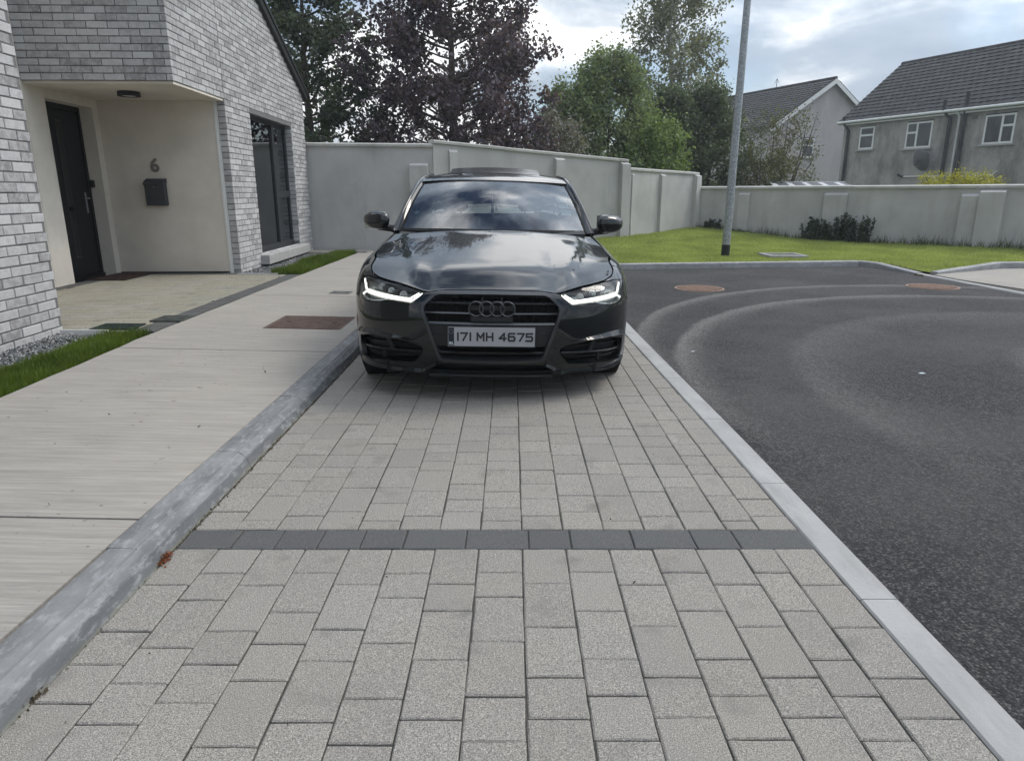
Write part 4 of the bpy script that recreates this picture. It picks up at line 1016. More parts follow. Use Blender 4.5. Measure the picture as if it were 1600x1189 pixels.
H1P = (17.3, 38.0); H1D = (.397, -.918)
h1 = far_house('pebble_dashed_house', 'long grey pebble dashed house with dark tiled roof and satellite dish', H1P, H1D, 15.5, 7.8, -.2, 4.93, 7.86, 'pebble_dash')
house_window(h1, 1.03, 1.88, 3.40, 4.47, 'h')
house_window(h1, 3.66, 4.97, 3.30, 4.46, .42, curtain=[(4.25, 4.95, 4.12, 4.44, 'curtain')])
house_window(h1, 7.36, 8.62, 3.27, 4.45, -.58, curtain=[(7.40, 8.06, 3.3, 4.12, 'lace'), (7.4, 8.6, 4.1, 4.42, 'curtain'), (8.15, 8.58, 3.45, 3.98, 'curtain')])
house_window(h1, 11.2, 12.5, 3.27, 4.45, .42)
MB().tube([(-.25, -.24, 4.77), (15.7, -.24, 4.77)], .065, 10).build('gutter', 'upvc', h1)
MB().box(-.2, 15.7, -.17, -.14, 4.62, 4.80).build('fascia_board', 'upvc', h1)
def pipe(path, r, mat='pipe_black', nm='downpipe'): MB().tube(path, r, 10).build(nm, mat, h1)
pipe([(.10, -.20, 5.05), (.10, -.20, 4.75), (.36, -.09, 4.35), (.36, -.09, 1.0)], .075)
pipe([(5.55, -.22, 5.25), (5.55, -.22, 4.8), (5.80, -.08, 4.45), (5.80, -.08, 1.0)], .075)
pipe([(6.47, -.10, 5.45), (6.47, -.10, 1.0)], .085)
pipe([(6.17, -.24, 4.72), (6.22, -.08, 4.5), (6.22, -.07, 1.0)], .045, 'upvc')
pipe([(3.75, -.06, 2.02), (5.9, -.06, 2.0)], .03, 'upvc', 'waste_pipe'); pipe([(3.62, -.16, 2.14), (3.70, -.08, 2.04), (3.86, -.06, 2.02)], .055, 'pipe_black', 'waste_pipe')
pipe([(7.35, -.06, 2.08), (7.35, -.06, 1.97), (8.05, -.06, 2.0), (8.25, -.06, 2.16)], .03, 'upvc', 'waste_pipe')
MB().box(6.72, 7.0, -.012, .002, 4.34, 4.52, c=.004).build('air_vent', 'grey_cover', h1)
# verge boards at the left gable
for s_ in (0, 1):
    sl = (7.86 - 4.93) / 3.9; f = (lambda y: y) if s_ == 0 else (lambda y: 7.8 - y); m = MB()
    pts = [(-.2, 4.93 - .2 * sl - .16), (3.9, 7.86 - .16), (3.9, 7.86 - .02), (-.2, 4.93 - .2 * sl - .02)]
    V = [(-.235, f(y), z) for y, z in pts] + [(-.205, f(y), z) for y, z in pts]
    m.add(V, [(0, 1, 2, 3), (7, 6, 5, 4)] + [(i, 4 + i, 4 + (i + 1) % 4, (i + 1) % 4) for i in range(4)]); m.build('verge_board', 'upvc', h1)
H1M = Matrix.Translation((H1P[0], H1P[1], 0)) @ Matrix.Rotation(math.atan2(H1D[1], H1D[0]), 4, 'Z')
dish = thing('satellite_dish', 'dark grey satellite dish below the middle window of the pebble dashed house', 'satellite dish'); dish.matrix_world = H1M @ Matrix.Translation((4.82, -.42, 2.70)) @ Matrix.Rotation(R(-72), 4, 'X') @ Matrix.Rotation(R(14), 4, 'Y')
MB().lathe([(0, .0), (.2, .02), (.4, .075), (.50, .12), (.505, .128), (.40, .09), (.2, .03), (0, .01)], 30).build('reflector', 'dish_grey', dish)
MB().tube([(0, -.45, .1), (0, -.25, .42), (0, -.10, .50)], .018, 8).build('feed_arm', 'pipe_black', dish); MB().tube([(0, 0, 0), (0, .12, -.25)], .03, 8).build('bracket', 'pipe_black', dish)
MB().box(-.05, .05, -.13, -.05, .46, .56, c=.01).build('receiver', 'dish_grey', dish)
# second house: its gable end shows; own x runs from the gable away
hd2 = 4.65
g = np.array([-.918, -.397]); P2 = np.array([19.9, 46.0]) + g * hd2          # left eave corner of the gable
h2 = far_house('gabled_house', 'pale rendered house with white barge boards on its gable behind the shrub', tuple(np.array([19.9, 46.0]) + g * hd2 + np.array([-.397, .918]) * 16), (.397, -.918), 16, 2 * hd2, -.2, 5.22, 8.08, 'gable_render')
for s_ in (0, 1):
    sl = (8.08 - 5.22) / hd2; f = (lambda y: y) if s_ == 0 else (lambda y: 2 * hd2 - y); m = MB()
    pts = [(-.3, 5.22 - .3 * sl - .30), (hd2, 8.08 - .30), (hd2, 8.08 - .02), (-.3, 5.22 - .3 * sl - .02)]
    V = [(16.255, f(y), z) for y, z in pts] + [(16.29, f(y), z) for y, z in pts]
    m.add(V, [(0, 1, 2, 3), (7, 6, 5, 4)] + [(i, 4 + i, 4 + (i + 1) % 4, (i + 1) % 4) for i in range(4)]); m.build('barge_board', 'upvc', h2)
# gable windows: distances from the ridge line towards the left eave were read off the picture
house_window(h2, hd2 - 2.0, hd2 - 1.02, 3.42, 4.56, 'h', 16.0, 'y')
house_window(h2, 13.7, 14.7, 3.46, 4.57, 'h')
MB().tube([(11.2, hd2, 8.1), (11.2, hd2, 8.75)], .02, 6).tube([(11.0, hd2, 8.45), (11.2, hd2, 8.75), (11.4, hd2, 8.45)], .014, 6).build('aerial', 'pipe_black', h2)
# lean-to roof behind the low wall
shed = thing('shed', 'low lean-to shed roof of pale and dark ribbed sheets behind the garden wall', 'shed', (8.55, 20.3, 0), math.atan2(dD[1], dD[0]) * .35)
MB().box(-1.0, .95, 0, 1.4, -.1, 1.42).build('shed_wall', 'shed_sheet', shed)
for i in range(14):
    x = -1.05 + i * .15
    V = [(x, -.12, 1.425), (x + .146, -.12, 1.425), (x + .146, 1.5, 1.55), (x, 1.5, 1.55), (x, -.12, 1.45), (x + .146, -.12, 1.45), (x + .146, 1.5, 1.575), (x, 1.5, 1.575)]
    MB().add(V, [(3, 2, 1, 0), (4, 5, 6, 7), (0, 1, 5, 4), (1, 2, 6, 5), (2, 3, 7, 6), (3, 0, 4, 7)]).build('roof_sheet', 'shed_sheet' if i % 3 == 0 else 'shed_dark', shed)
MB().box(-1.08, 1.08, 1.46, 1.56, 1.56, 1.60, c=.01).build('ridge_strip', 'shed_sheet', shed)

# ============================================================ trees and plants
def kites(P, size, rs, droop=0.0, tangent=None):
    n = len(P); a = rs.normal(size=(n, 3)); a[:, 2] -= droop; a /= np.linalg.norm(a, axis=1)[:, None]
    b = rs.normal(size=(n, 3)); b -= a * np.sum(a * b, 1)[:, None]; b /= np.linalg.norm(b, axis=1)[:, None]
    s_ = size * rs.uniform(.6, 1.35, n)[:, None]
    c = np.cross(a, b) * s_ * .12
    V = np.stack([P, P + a * s_ * .45 + b * s_ * .33 + c, P + a * s_, P + a * s_ * .45 - b * s_ * .33 + c], 1)
    return V.reshape(-1, 3), np.arange(4 * n).reshape(-1, 4)
def tree(name, label, cat, xy, z0, H, prof, nb, nt, nl, size, leaf, bark, seed, tr=.1, rise=.22, twig=.5, group=None, stems=1, leafgap=0.0, tspread=.10, spread=0.0, shell=.45):
    rs = np.random.RandomState(seed); root = thing(name, label, cat, (xy[0], xy[1], z0), 0, group)
    T = np.array([p[0] for p in prof]); RR = np.array([p[1] for p in prof]); t_lo = T[0]
    trunk = MB(); limbs = MB(); LP = []
    stem_tops = []
    for s_ in range(stems):
        a = 2 * PI * s_ / stems + rs.uniform(0, 1); off = np.array([math.cos(a), math.sin(a), 0]) * (spread if stems > 1 else 0)
        hh = H * (rs.uniform(.72, 1.0) if stems > 1 else .96); pts = []; nseg = 7
        w = rs.normal(0, .012 * H, (nseg + 1, 3)); w[0] = 0; w[:, 2] = 0
        for k in range(nseg + 1):
            u = k / nseg; pts.append(np.array([0, 0, hh * u]) + off * u ** .8 * (1.0) + np.cumsum(w, 0)[k] * .6)
        trunk.tube([tuple(p) for p in pts], [tr * (1 - .88 * k / nseg) for k in range(nseg + 1)], 8); stem_tops.append((np.array(pts), hh))
    for i in range(nb):
        pts, hh = stem_tops[i % stems]
        t = t_lo + (1 - t_lo) * ((i + rs.uniform()) / nb) ** .9; az = i * 2.4 + rs.uniform(-.5, .5); r_ = float(np.interp(t, T, RR)) * rs.uniform(.55, 1.08)
        tip = np.array([math.cos(az) * r_, math.sin(az) * r_, H * t + rs.normal(0, .02 * H)])
        hb = max(.04 * H, min(tip[2] - rise * r_ - .02 * H, hh * .98)); u = hb / hh * (len(pts) - 1); k = int(min(u, len(pts) - 2)); base = pts[k] + (pts[k + 1] - pts[k]) * (u - k)
        mid = base * .5 + tip * .5 + np.array([0, 0, -.10 * r_]) + rs.normal(0, .06 * r_, 3)
        br = [base * (1 - v) ** 2 + 2 * mid * v * (1 - v) + tip * v * v for v in np.linspace(0, 1, 6)]
        limbs.tube([tuple(p) for p in br], list(np.linspace(max(.012, tr * .32 * (1 - t * .6)), .006, 6)), 5, cap=False)
        for j in range(nt):
            v = shell + (1 - shell) * rs.uniform() ** .7; q_ = v * 5; k = int(min(q_, 4)); p = br[k] + (br[k + 1] - br[k]) * (q_ - k)
            dirv = rs.normal(size=3); dirv[2] += .35; dirv += (tip - base) / (np.linalg.norm(tip - base) + 1e-6) * .8; dirv /= np.linalg.norm(dirv)
            L = twig * rs.uniform(.5, 1.2); e = p + dirv * L
            if j % 2 == 0: limbs.tube([tuple(p), tuple((p + e) / 2 + rs.normal(0, .03, 3)), tuple(e)], [.006, .004, .002], 3, cap=False)
            if rs.uniform() < leafgap: continue
            m_ = rs.poisson(nl); s2 = rs.uniform(.1, 1.05, m_)[:, None]; LP.append(p + (e - p) * s2 + rs.normal(0, tspread, (m_, 3)) * (.5 + .5 * s2))
    trunk.build('trunk', bark, root); stuff(limbs.build('branches', bark, root))
    P = np.concatenate(LP); P = P[P[:, 2] > .02]
    V, F = kites(P, size, rs, .3); stuff(fast_mesh('foliage', V, F, leaf, root))
    return root
tree('green_tree', 'dark green leafy tree rising behind the gable of the brick house', 'tree', (-5.3, 19.6), .1, 7.6, [(.14, 1.5), (.3, 2.1), (.5, 2.0), (.7, 1.55), (.9, .9), (1, .3)], 74, 15, 22, .125, 'leaf_dark', 'bark', 31, .15, .35, .55)
tree('purple_plum_tree', 'large dark purple leaved tree behind the wall above the car', 'tree', (-1.55, 19.3), .1, 7.5, [(.15, 2.0), (.3, 2.75), (.5, 2.85), (.68, 2.55), (.85, 1.6), (1, .5)], 120, 17, 20, .118, 'leaf_purple', 'bark', 32, .17, .40, .55)
tree('birch_tree', 'tall slender birch with thin grey green leaves above the bushes', 'tree', (5.85, 27.0), .1, 11.6, [(.18, 2.1), (.36, 2.3), (.52, 1.75), (.70, 1.3), (.88, .85), (1, .25)], 150, 13, 14, .12, 'leaf_birch', 'birch_bark', 33, .12, .55, .65, leafgap=.12, tspread=.13)
tree('green_bush', 'broad mid green bush behind the wall between purple tree and birch', 'bush', (2.85, 21.8), .1, 5.0, [(.12, 2.2), (.4, 2.3), (.62, 1.9), (.82, 1.2), (1, .5)], 125, 13, 19, .095, 'leaf_mid', 'bark', 34, .06, .8, .5, stems=5, spread=.9)
tree('green_bush', 'feathery pale green bush rising behind the wall next to the purple tree', 'bush', (1.75, 21.2), .1, 4.1, [(.12, 1.5), (.4, 1.6), (.65, 1.2), (.85, .8), (1, .4)], 95, 13, 18, .09, 'leaf_mid', 'bark', 43, .05, .9, .5, stems=5, spread=.8)
tree('bright_bush', 'bright fresh green bush behind the step in the wall', 'bush', (4.15, 20.6), .1, 3.05, [(.2, .9), (.5, 1.0), (.8, .75), (1, .3)], 55, 13, 20, .085, 'leaf_bright', 'bark', 35, .05, .7, .4, stems=4, spread=.5)
tree('blossom_bush', 'pale blossoming bush behind the wall at the edge of the purple tree', 'bush', (1.2, 19.4), .1, 3.1, [(.2, .7), (.5, .95), (.8, .7), (1, .3)], 42, 12, 16, .075, 'leaf_blossom', 'bark', 36, .04, .7, .4, stems=4, spread=.4)
tree('dark_hedge_tree', 'dense dark green tree behind the wall corner below the birch', 'tree', (6.15, 23.2), .1, 4.25, [(.15, 1.3), (.45, 1.5), (.75, 1.1), (1, .4)], 95, 14, 22, .09, 'leaf_hedge', 'bark', 37, .09, .5, .45, stems=3, spread=.6)
tree('dark_hedge_tree', 'low dark green tree between bright bush and wall corner', 'tree', (4.9, 22.8), .1, 4.2, [(.15, 1.0), (.5, 1.25), (.8, .8), (1, .3)], 70, 13, 21, .09, 'leaf_hedge', 'bark', 38, .08, .5, .45, stems=3, spread=.5)
tree('sparse_shrub', 'sparse twiggy shrub with olive leaves in front of the gable', 'shrub', (8.55, 23.2), .1, 3.75, [(.25, 1.15), (.45, 1.35), (.7, 1.2), (1, .7)], 46, 9, 10, .075, 'leaf_olive', 'bark', 39, .05, 1.1, .5, stems=7, spread=1.1, leafgap=.25)
tree('sparse_shrub', 'leafy lower shrub beside the lamp post behind the garden wall', 'shrub', (7.85, 22.4), .1, 2.35, [(.2, 1.1), (.6, 1.2), (1, .5)], 40, 11, 12, .075, 'leaf_olive', 'bark', 40, .04, .8, .4, stems=5, spread=.7)
tree('golden_shrub', 'golden yellow green shrub behind the garden wall under the dish', 'shrub', (11.35, 18.1), .1, 1.58, [(.4, .8), (.75, 1.0), (1, .8)], 70, 12, 17, .055, 'leaf_gold', 'bark', 41, .035, .6, .2, stems=7, spread=.75)
# stand of dark weeds against the garden wall
def weed(t_, o_, h_, seed, label):
    rs = np.random.RandomState(seed); x, y = onD(t_, o_); root = thing('nettle', label, 'weed', (x, y, float(lawn_z(np.array([x]), np.array([y]))[0])), 0, 'dark weeds against the garden wall')
    st = MB(); LP = []
    for k in range(4):
        a = rs.uniform(0, 6.28); r0 = rs.uniform(0, .09); b = np.array([math.cos(a) * r0, math.sin(a) * r0, 0]); e = b + np.array([rs.normal(0, .05), rs.normal(0, .05), h_ * rs.uniform(.75, 1)])
        st.tube([tuple(b), tuple((b + e) / 2 + rs.normal(0, .01, 3)), tuple(e)], [.006, .005, .003], 4)
        for u in np.linspace(.12, 1, 9):
            for q_ in range(5): LP.append(b + (e - b) * u + np.array([0, 0, rs.normal(0, .008)]))
    st.build('stem', 'leaf_weed', root); P = np.array(LP); V, F = kites(P, .068, rs, .15)
    stuff(fast_mesh('leaves', V, F, 'leaf_weed', root))
for i, (t_, h_) in enumerate(((3.12, .46), (3.25, .56), (3.38, .50), (3.52, .46), (3.64, .54), (3.76, .46), (3.88, .60), (4.0, .68), (4.1, .72), (4.2, .54), (4.33, .45), (4.45, .62), (4.54, .58))):
    weed(t_, .16 + .05 * (i % 3), h_, 60 + i, 'upright dark green weed in the clump against the low garden wall')
for i, (t_, h_) in enumerate(((.42, .20), (.55, .26), (.7, .16))): weed(t_, .12, h_, 90 + i, 'low dark weed at the corner of the two walls behind the lamp post')
# moss and crumbs along the kerb
def tuft(label, x, y, n, sp, mat, seed, h_=.035):
    rs = np.random.RandomState(seed); P = np.column_stack([rs.normal(0, sp, n) * .45, rs.normal(0, sp, n), np.abs(rs.normal(0, h_ * .4, n))]); P[:, 0] = np.abs(P[:, 0])
    V, F = kites(P, .016, rs, -.5); o = fast_mesh('moss_tuft', V, F, mat, smooth=False); o.location = (x, y, .002); return tag(o, label, 'moss')
tuft('reddish moss tuft at the kerb joint beside the dark paver band', -1.238, 2.19, 70, .022, 'red_moss', 1, .02)
tuft('brown moss tuft at the foot of the kerb nearest the camera', -1.236, 1.50, 30, .02, 'dry_leaf', 2, .008)
rs = np.random.RandomState(77); n = 900
P = np.column_stack([-1.240 + np.abs(rs.normal(0, .006, n)), rs.uniform(1.1, 5.2, n), rs.uniform(0, .006, n)]); V, F = kites(P, .010, rs, .2)
stuff(fast_mesh('kerb_debris', V, F, 'dry_leaf'))
P = np.column_stack([rs.uniform(-2.85, -1.45, 26), rs.uniform(2.0, 7.5, 26)]); P = np.column_stack([P, [pz(x) + .003 for x in P[:, 0]]]); V, F = kites(P, .016, rs, 0); stuff(fast_mesh('leaf_crumbs', V, F, 'dry_leaf'))
P = np.column_stack([rs.uniform(-1.1, 1.0, 40), rs.uniform(1.3, 3.9, 40), np.full(40, .003)]); V, F = kites(P, .009, rs, 0); stuff(fast_mesh('leaf_crumbs', V, F, 'dry_leaf'))

# ------------------------------------------------------------ thin volume added to stand in for lens glare over the trees
hz_ = MB().box(-135, 135, -65, 195, -1.4, 14.5).build('glare_veil', 'glare_veil'); stuff(hz_)

# ============================================================ the parked car
# ---- smooth interpolation ----------------------------------------------------
def slopes(x, y):
    h = np.diff(x); h_ = h.reshape((-1,) + (1,) * (y.ndim - 1)); d = np.diff(y, axis=0) / h_
    m = np.zeros_like(y)
    w1 = 2 * h_[1:] + h_[:-1]; w2 = h_[1:] + 2 * h_[:-1]
    with np.errstate(divide='ignore', invalid='ignore'):
        mm = (w1 + w2) / (w1 / d[:-1] + w2 / d[1:])
    m[1:-1] = np.where(d[:-1] * d[1:] > 0, mm, 0)
    m[0] = d[0]; m[-1] = d[-1]
    return m
def pchip(x, y, xi):
    """y (n,) or (n,N) with xi (N,)"""
    x = np.asarray(x, float); y = np.asarray(y, float); xi = np.clip(np.asarray(xi, float), x[0], x[-1])
    m = slopes(x, y)
    k = np.clip(np.searchsorted(x, xi, side='right') - 1, 0, len(x) - 2)
    h = x[k + 1] - x[k]; t = (xi - x[k]) / h
    if y.ndim == 1: y0, y1, m0, m1 = y[k], y[k + 1], m[k], m[k + 1]
    else:
        a = np.arange(len(xi)); y0, y1, m0, m1 = y[k, a], y[k + 1, a], m[k, a], m[k + 1, a]
    t2, t3 = t * t, t * t * t
    return (2*t3 - 3*t2 + 1) * y0 + (t3 - 2*t2 + t) * h * m0 + (3*t2 - 2*t3) * y1 + (t3 - t2) * h * m1
def cat(pts, n=12, closed=False):
    """Catmull-Rom through points"""
    P = np.asarray(pts, float); N = len(P)
    if closed: Q = np.vstack([P[-1], P, P[0], P[1]]); segs = N
    else: Q = np.vstack([2*P[0]-P[1], P, 2*P[-1]-P[-2]]); segs = N - 1
    out = []
    for i in range(segs):
        a, b, c, d = Q[i:i+4]
        for k in range(n):
            t = k / n
            out.append(.5*((2*b) + (c-a)*t + (2*a-5*b+4*c-d)*t*t + (3*b-a-3*c+d)*t**3))
    if not closed: out.append(P[-1])
    return np.array(out)
# ---- the body shell: a plan outline pulled in by a height profile --------------
PLAN = cat([(0,0),(.2,.006),(.4,.03),(.55,.075),(.68,.145),(.785,.24),(.86,.36),(.905,.50),(.928,.68),(.937,.90),(.937,1.2),
            (.937,2.0),(.937,3.0),(.93,3.8),(.91,4.3),(.86,4.65),(.74,4.83),(.5,4.91),(0,4.935)], 30)
PS = np.concatenate([[0], np.cumsum(np.linalg.norm(np.diff(PLAN, axis=0), axis=1))])
SMAX = PS[-1]
def plan(s):
    a = np.abs(s); g = np.sign(s); g = np.where(g == 0, 1, g)
    x = np.interp(a, PS, PLAN[:,0]); y = np.interp(a, PS, PLAN[:,1])
    e = .012
    dx = np.interp(np.minimum(a+e, SMAX), PS, PLAN[:,0]) - np.interp(a-e, PS, PLAN[:,0])*np.where(a>=e,1,1)
    dy = np.interp(np.minimum(a+e, SMAX), PS, PLAN[:,1]) - np.interp(a-e, PS, PLAN[:,1])
    near = a < e
    dx = np.where(near, 1, dx); dy = np.where(near, 0.03*a, dy)
    l = np.hypot(dx, dy); nx, ny = dy/l, -dx/l            # outward
    return x*g, y, nx*g, ny
ZK = np.array([.10,.15,.22,.30,.40,.50,.60,.66,.70,.74,.78,.82,.86,.90,.95,1.00,1.05])
ROWS = [
 (0.00, [.16,.10,.055,.022,.003,0,.014,.038,.075,.15,.26,.38,.5,.62,.8,1,1.2]),
 (0.56, [.16,.10,.055,.024,.004,0,.012,.034,.068,.13,.23,.35,.47,.6,.78,1,1.2]),
 (0.90, [.11,.06,.028,.014,.003,0,.006,.022,.046,.09,.16,.26,.37,.5,.65,.8,1]),
 (1.16, [.07,.035,.014,.007,.002,0,.002,.010,.022,.045,.085,.155,.25,.36,.5,.65,.8]),
 (1.55, [.10,.06,.03,.014,.004,0,0,.001,.004,.011,.026,.062,.135,.24,.36,.5,.65]),
 (2.10, [.08,.05,.03,.014,.004,0,0,0,.001,.005,.013,.030,.058,.098,.17,.27,.4]),
 (2.70, [.09,.07,.05,.03,.012,.002,0,0,.001,.004,.012,.028,.050,.076,.115,.16,.21]),
 (3.70, [.09,.07,.05,.03,.012,.002,0,0,.001,.004,.012,.028,.050,.076,.115,.16,.21]),
 (4.60, [.08,.05,.03,.014,.004,0,0,0,.001,.004,.011,.024,.045,.07,.11,.16,.22]),
 (5.20, [.10,.07,.05,.03,.012,.004,0,0,.002,.008,.018,.03,.045,.065,.10,.15,.22]),
 (float(SMAX), [.12,.08,.05,.03,.012,.004,0,0,.004,.012,.022,.034,.05,.07,.10,.15,.22])]
RS = np.array([r[0] for r in ROWS]); RD = np.array([r[1] for r in ROWS])
def W(s, z):
    s = np.asarray(s, float).ravel(); z = np.asarray(z, float).ravel()
    D = np.stack([pchip(ZK, RD[i], z) for i in range(len(RS))])
    d = pchip(RS, D, np.abs(s))
    x, y, nx, ny = plan(s)
    return np.stack([x - nx*d, y - ny*d, z], 1)
ROLL = math.radians(1.0)
def roll(P):
    P = np.asarray(P, float); Q = P.copy(); a = ROLL
    Q[...,0] = P[...,0]*math.cos(a) + (P[...,2]-.3)*math.sin(a)
    Q[...,2] = .3 - P[...,0]*math.sin(a) + (P[...,2]-.3)*math.cos(a)
    return Q
# ---- the car ---------------------------------------------------------------------------------
car = thing('parked_car', 'black executive saloon parked on the paved bay with headlights lit', 'car', (-.125, 4.06, 0), R(1.2))
CEN = np.array([0, 2.4, .62])
def nrm_of(S, p, q, e=2e-3):
    a = S(p + e, q) - S(p - e, q); b = S(p, q + e) - S(p, q - e); n = np.cross(a, b); n /= np.linalg.norm(n, axis=1)[:, None] + 1e-12
    P = S(p, q); s_ = np.sign(np.sum(n * (P - CEN), 1)); s_ = np.sign(np.sum(s_)) or 1
    return P, n * s_
def panel(name, outline, S, mat, parent, off=0.0, holes=(), step=.035, thick=.014, rim=True):
    V2, F = triangulate(outline, holes, step); p, q = V2[:, 0], V2[:, 1]; P, N = nrm_of(S, p, q)
    A = roll(P + N * off); NN = roll(P + N) - roll(P)
    f0 = F[0]; gn = np.cross(A[f0[1]] - A[f0[0]], A[f0[2]] - A[f0[0]])
    if np.dot(gn, NN[f0[0]]) < 0: F = [f[::-1] for f in F]
    V = [tuple(v) for v in A]; LN = [tuple(NN[i]) for f in F for i in f]; FF = list(F); sm = [True] * len(F)
    if rim:
        for lp in [outline] + list(holes):
            d = np.array(dense(lp, step)); Pd, Nd = nrm_of(S, d[:, 0], d[:, 1]); a = roll(Pd + Nd * off); b = roll(Pd + Nd * (off - thick)); k = len(d); o_ = len(V)
            V += [tuple(v) for v in a] + [tuple(v) for v in b]
            for i in range(k):
                j = (i + 1) % k; f = (o_ + i, o_ + j, o_ + k + j, o_ + k + i); FF.append(f); g = np.cross(a[j] - a[i], b[i] - a[i]); g = g / (np.linalg.norm(g) + 1e-12); LN += [tuple(g)] * 4
    me = bpy.data.meshes.new(name); me.from_pydata(V, [], FF); me.update(); me.polygons.foreach_set('use_smooth', [True] * len(FF))
    try: me.normals_split_custom_set(LN)
    except Exception as ex: print('normals', name, ex)
    me.materials.append(M[mat]); return link(bpy.data.objects.new(name, me), parent)
def mirror(o): return [(-a, b) for a, b in o][::-1]
def sym(h): return list(h) + [(-a, b) for a, b in h[::-1] if abs(a) > 1e-6]
def Wn(sz):
    a = np.array(sz, float); return nrm_of(W, a[:, 0], a[:, 1])
def wbar(name, path, hgt, off, depth, mat, parent, step=.04, taper=None, tilt=0.0):
    d = np.array(dense(path, step, False)); P, N = nrm_of(W, d[:, 0], d[:, 1]); n = len(d)
    T = np.gradient(P, axis=0); T /= np.linalg.norm(T, axis=1)[:, None] + 1e-12; U = np.cross(N, T); U /= np.linalg.norm(U, axis=1)[:, None]
    U *= np.where(U[:, 2:3] < 0, -1, 1) if abs(np.mean(U[:, 2])) > .3 else 1
    hh = np.full(n, hgt) if taper is None else np.interp(np.linspace(0, 1, n), np.linspace(0, 1, len(taper)), taper) * hgt
    hh = hh[:, None] / 2; c = .003
    R_ = [P + U * hh + N * (off - depth), P + U * hh + N * (off - c - tilt), P + U * (hh - c) + N * (off - tilt), P - U * (hh - c) + N * off, P - U * hh + N * (off - c), P - U * hh + N * (off - depth)]
    V = np.concatenate([roll(r_) for r_ in R_]); k = len(R_); F = []
    for i in range(n - 1):
        for j in range(k): F.append((j * n + i, j * n + i + 1, ((j + 1) % k) * n + i + 1, ((j + 1) % k) * n + i))
    F += [tuple(j * n for j in range(k)), tuple(j * n + n - 1 for j in range(k - 1, -1, -1))]
    return MB().add(V, F).build(name, mat, parent)
def spath(path, off, step=.02):
    d = np.array(dense(path, step, False)); P, N = nrm_of(W, d[:, 0], d[:, 1]); return [tuple(v) for v in roll(P + N * off)]
def s_at(y): return float(np.interp(y, PLAN[:400, 1], PS[:400])) if y < 4.6 else float(SMAX)
arch_s = lambda y: float(np.interp(y, PLAN[:, 1], PS))
# outlines on the shell: (distance along the plan outline, height)
HEAD = [(.425, .677), (.487, .615), (.55, .620), (.63, .624), (.68, .621), (.73, .607), (.80, .598), (.87, .600), (.94, .612), (.985, .645), (1.03, .69), (1.075, .728), (.96, .734), (.83, .729), (.72, .720), (.61, .709), (.50, .692)]
HOODZ = [(0, .700), (.30, .696), (.345, .691), (.395, .684), (.425, .687), (.50, .702), (.61, .719), (.72, .730), (.84, .741)]
GR = [(0, .691), (.18, .690), (.325, .687), (.36, .675), (.425, .615), (.430, .580), (.421, .545), (.393, .475), (.362, .38), (.336, .295), (.322, .272), (.30, .262), (.17, .257), (0, .256)]
def inset(h, d):
    """move a right half outline towards its inside (0,.48)"""
    P = np.array(sym(h)); n = len(P); out = []
    for i in range(n):
        a, b, c = P[i - 1], P[i], P[(i + 1) % n]; e1 = (b - a) / (np.linalg.norm(b - a) + 1e-9); e2 = (c - b) / (np.linalg.norm(c - b) + 1e-9)
        n1 = np.array([e1[1], -e1[0]]); n2 = np.array([e2[1], -e2[0]]); v = n1 + n2; v = v / (np.dot(v, v) + 1e-9) * 2; 
        s_ = 1 if np.dot(n1, np.array([0, .48]) - b) > 0 else -1
        out.append(tuple(b + v * d * s_))
    return out
INT = [(.425, .350), (.425, .318), (.49, .246), (.56, .238), (.73, .232), (.90, .222), (1.0, .225), (1.005, .30), (.99, .360), (.80, .392), (.62, .388), (.49, .374)]
LOW = [(0, .240), (.31, .240), (.352, .236), (.40, .200), (.385, .196), (0, .196)]
arch0 = [(arch_s(.92 - .378 * math.cos(a)), .345 + .378 * math.sin(a)) for a in np.linspace(R(-24), R(42), 10)]
seam = [(1.0, .640)]
BUMP = [(0, .165), (.40, .165), (.62, .168), (.80, .172), (.95, .176)] + arch0 + [(1.035, .612)] + [(.992, .643), (.945, .609), (.872, .597), (.80, .595), (.73, .604), (.68, .618), (.63, .621), (.55, .617), (.483, .612), (.419, .676)] + [(s_, z - .004) for s_, z in HOODZ[3::-1]]
bumper = panel('front_bumper', sym(BUMP), W, 'paint', car, holes=[sym(GR), INT, mirror(INT), sym(LOW)], step=.03, thick=.03)
panel('inner_body', sym([(0, .2), (1.0, .2), (1.02, .30), (1.25, .71), (0, .68)]), W, 'void_black', car, off=-.11, step=.1, rim=False)
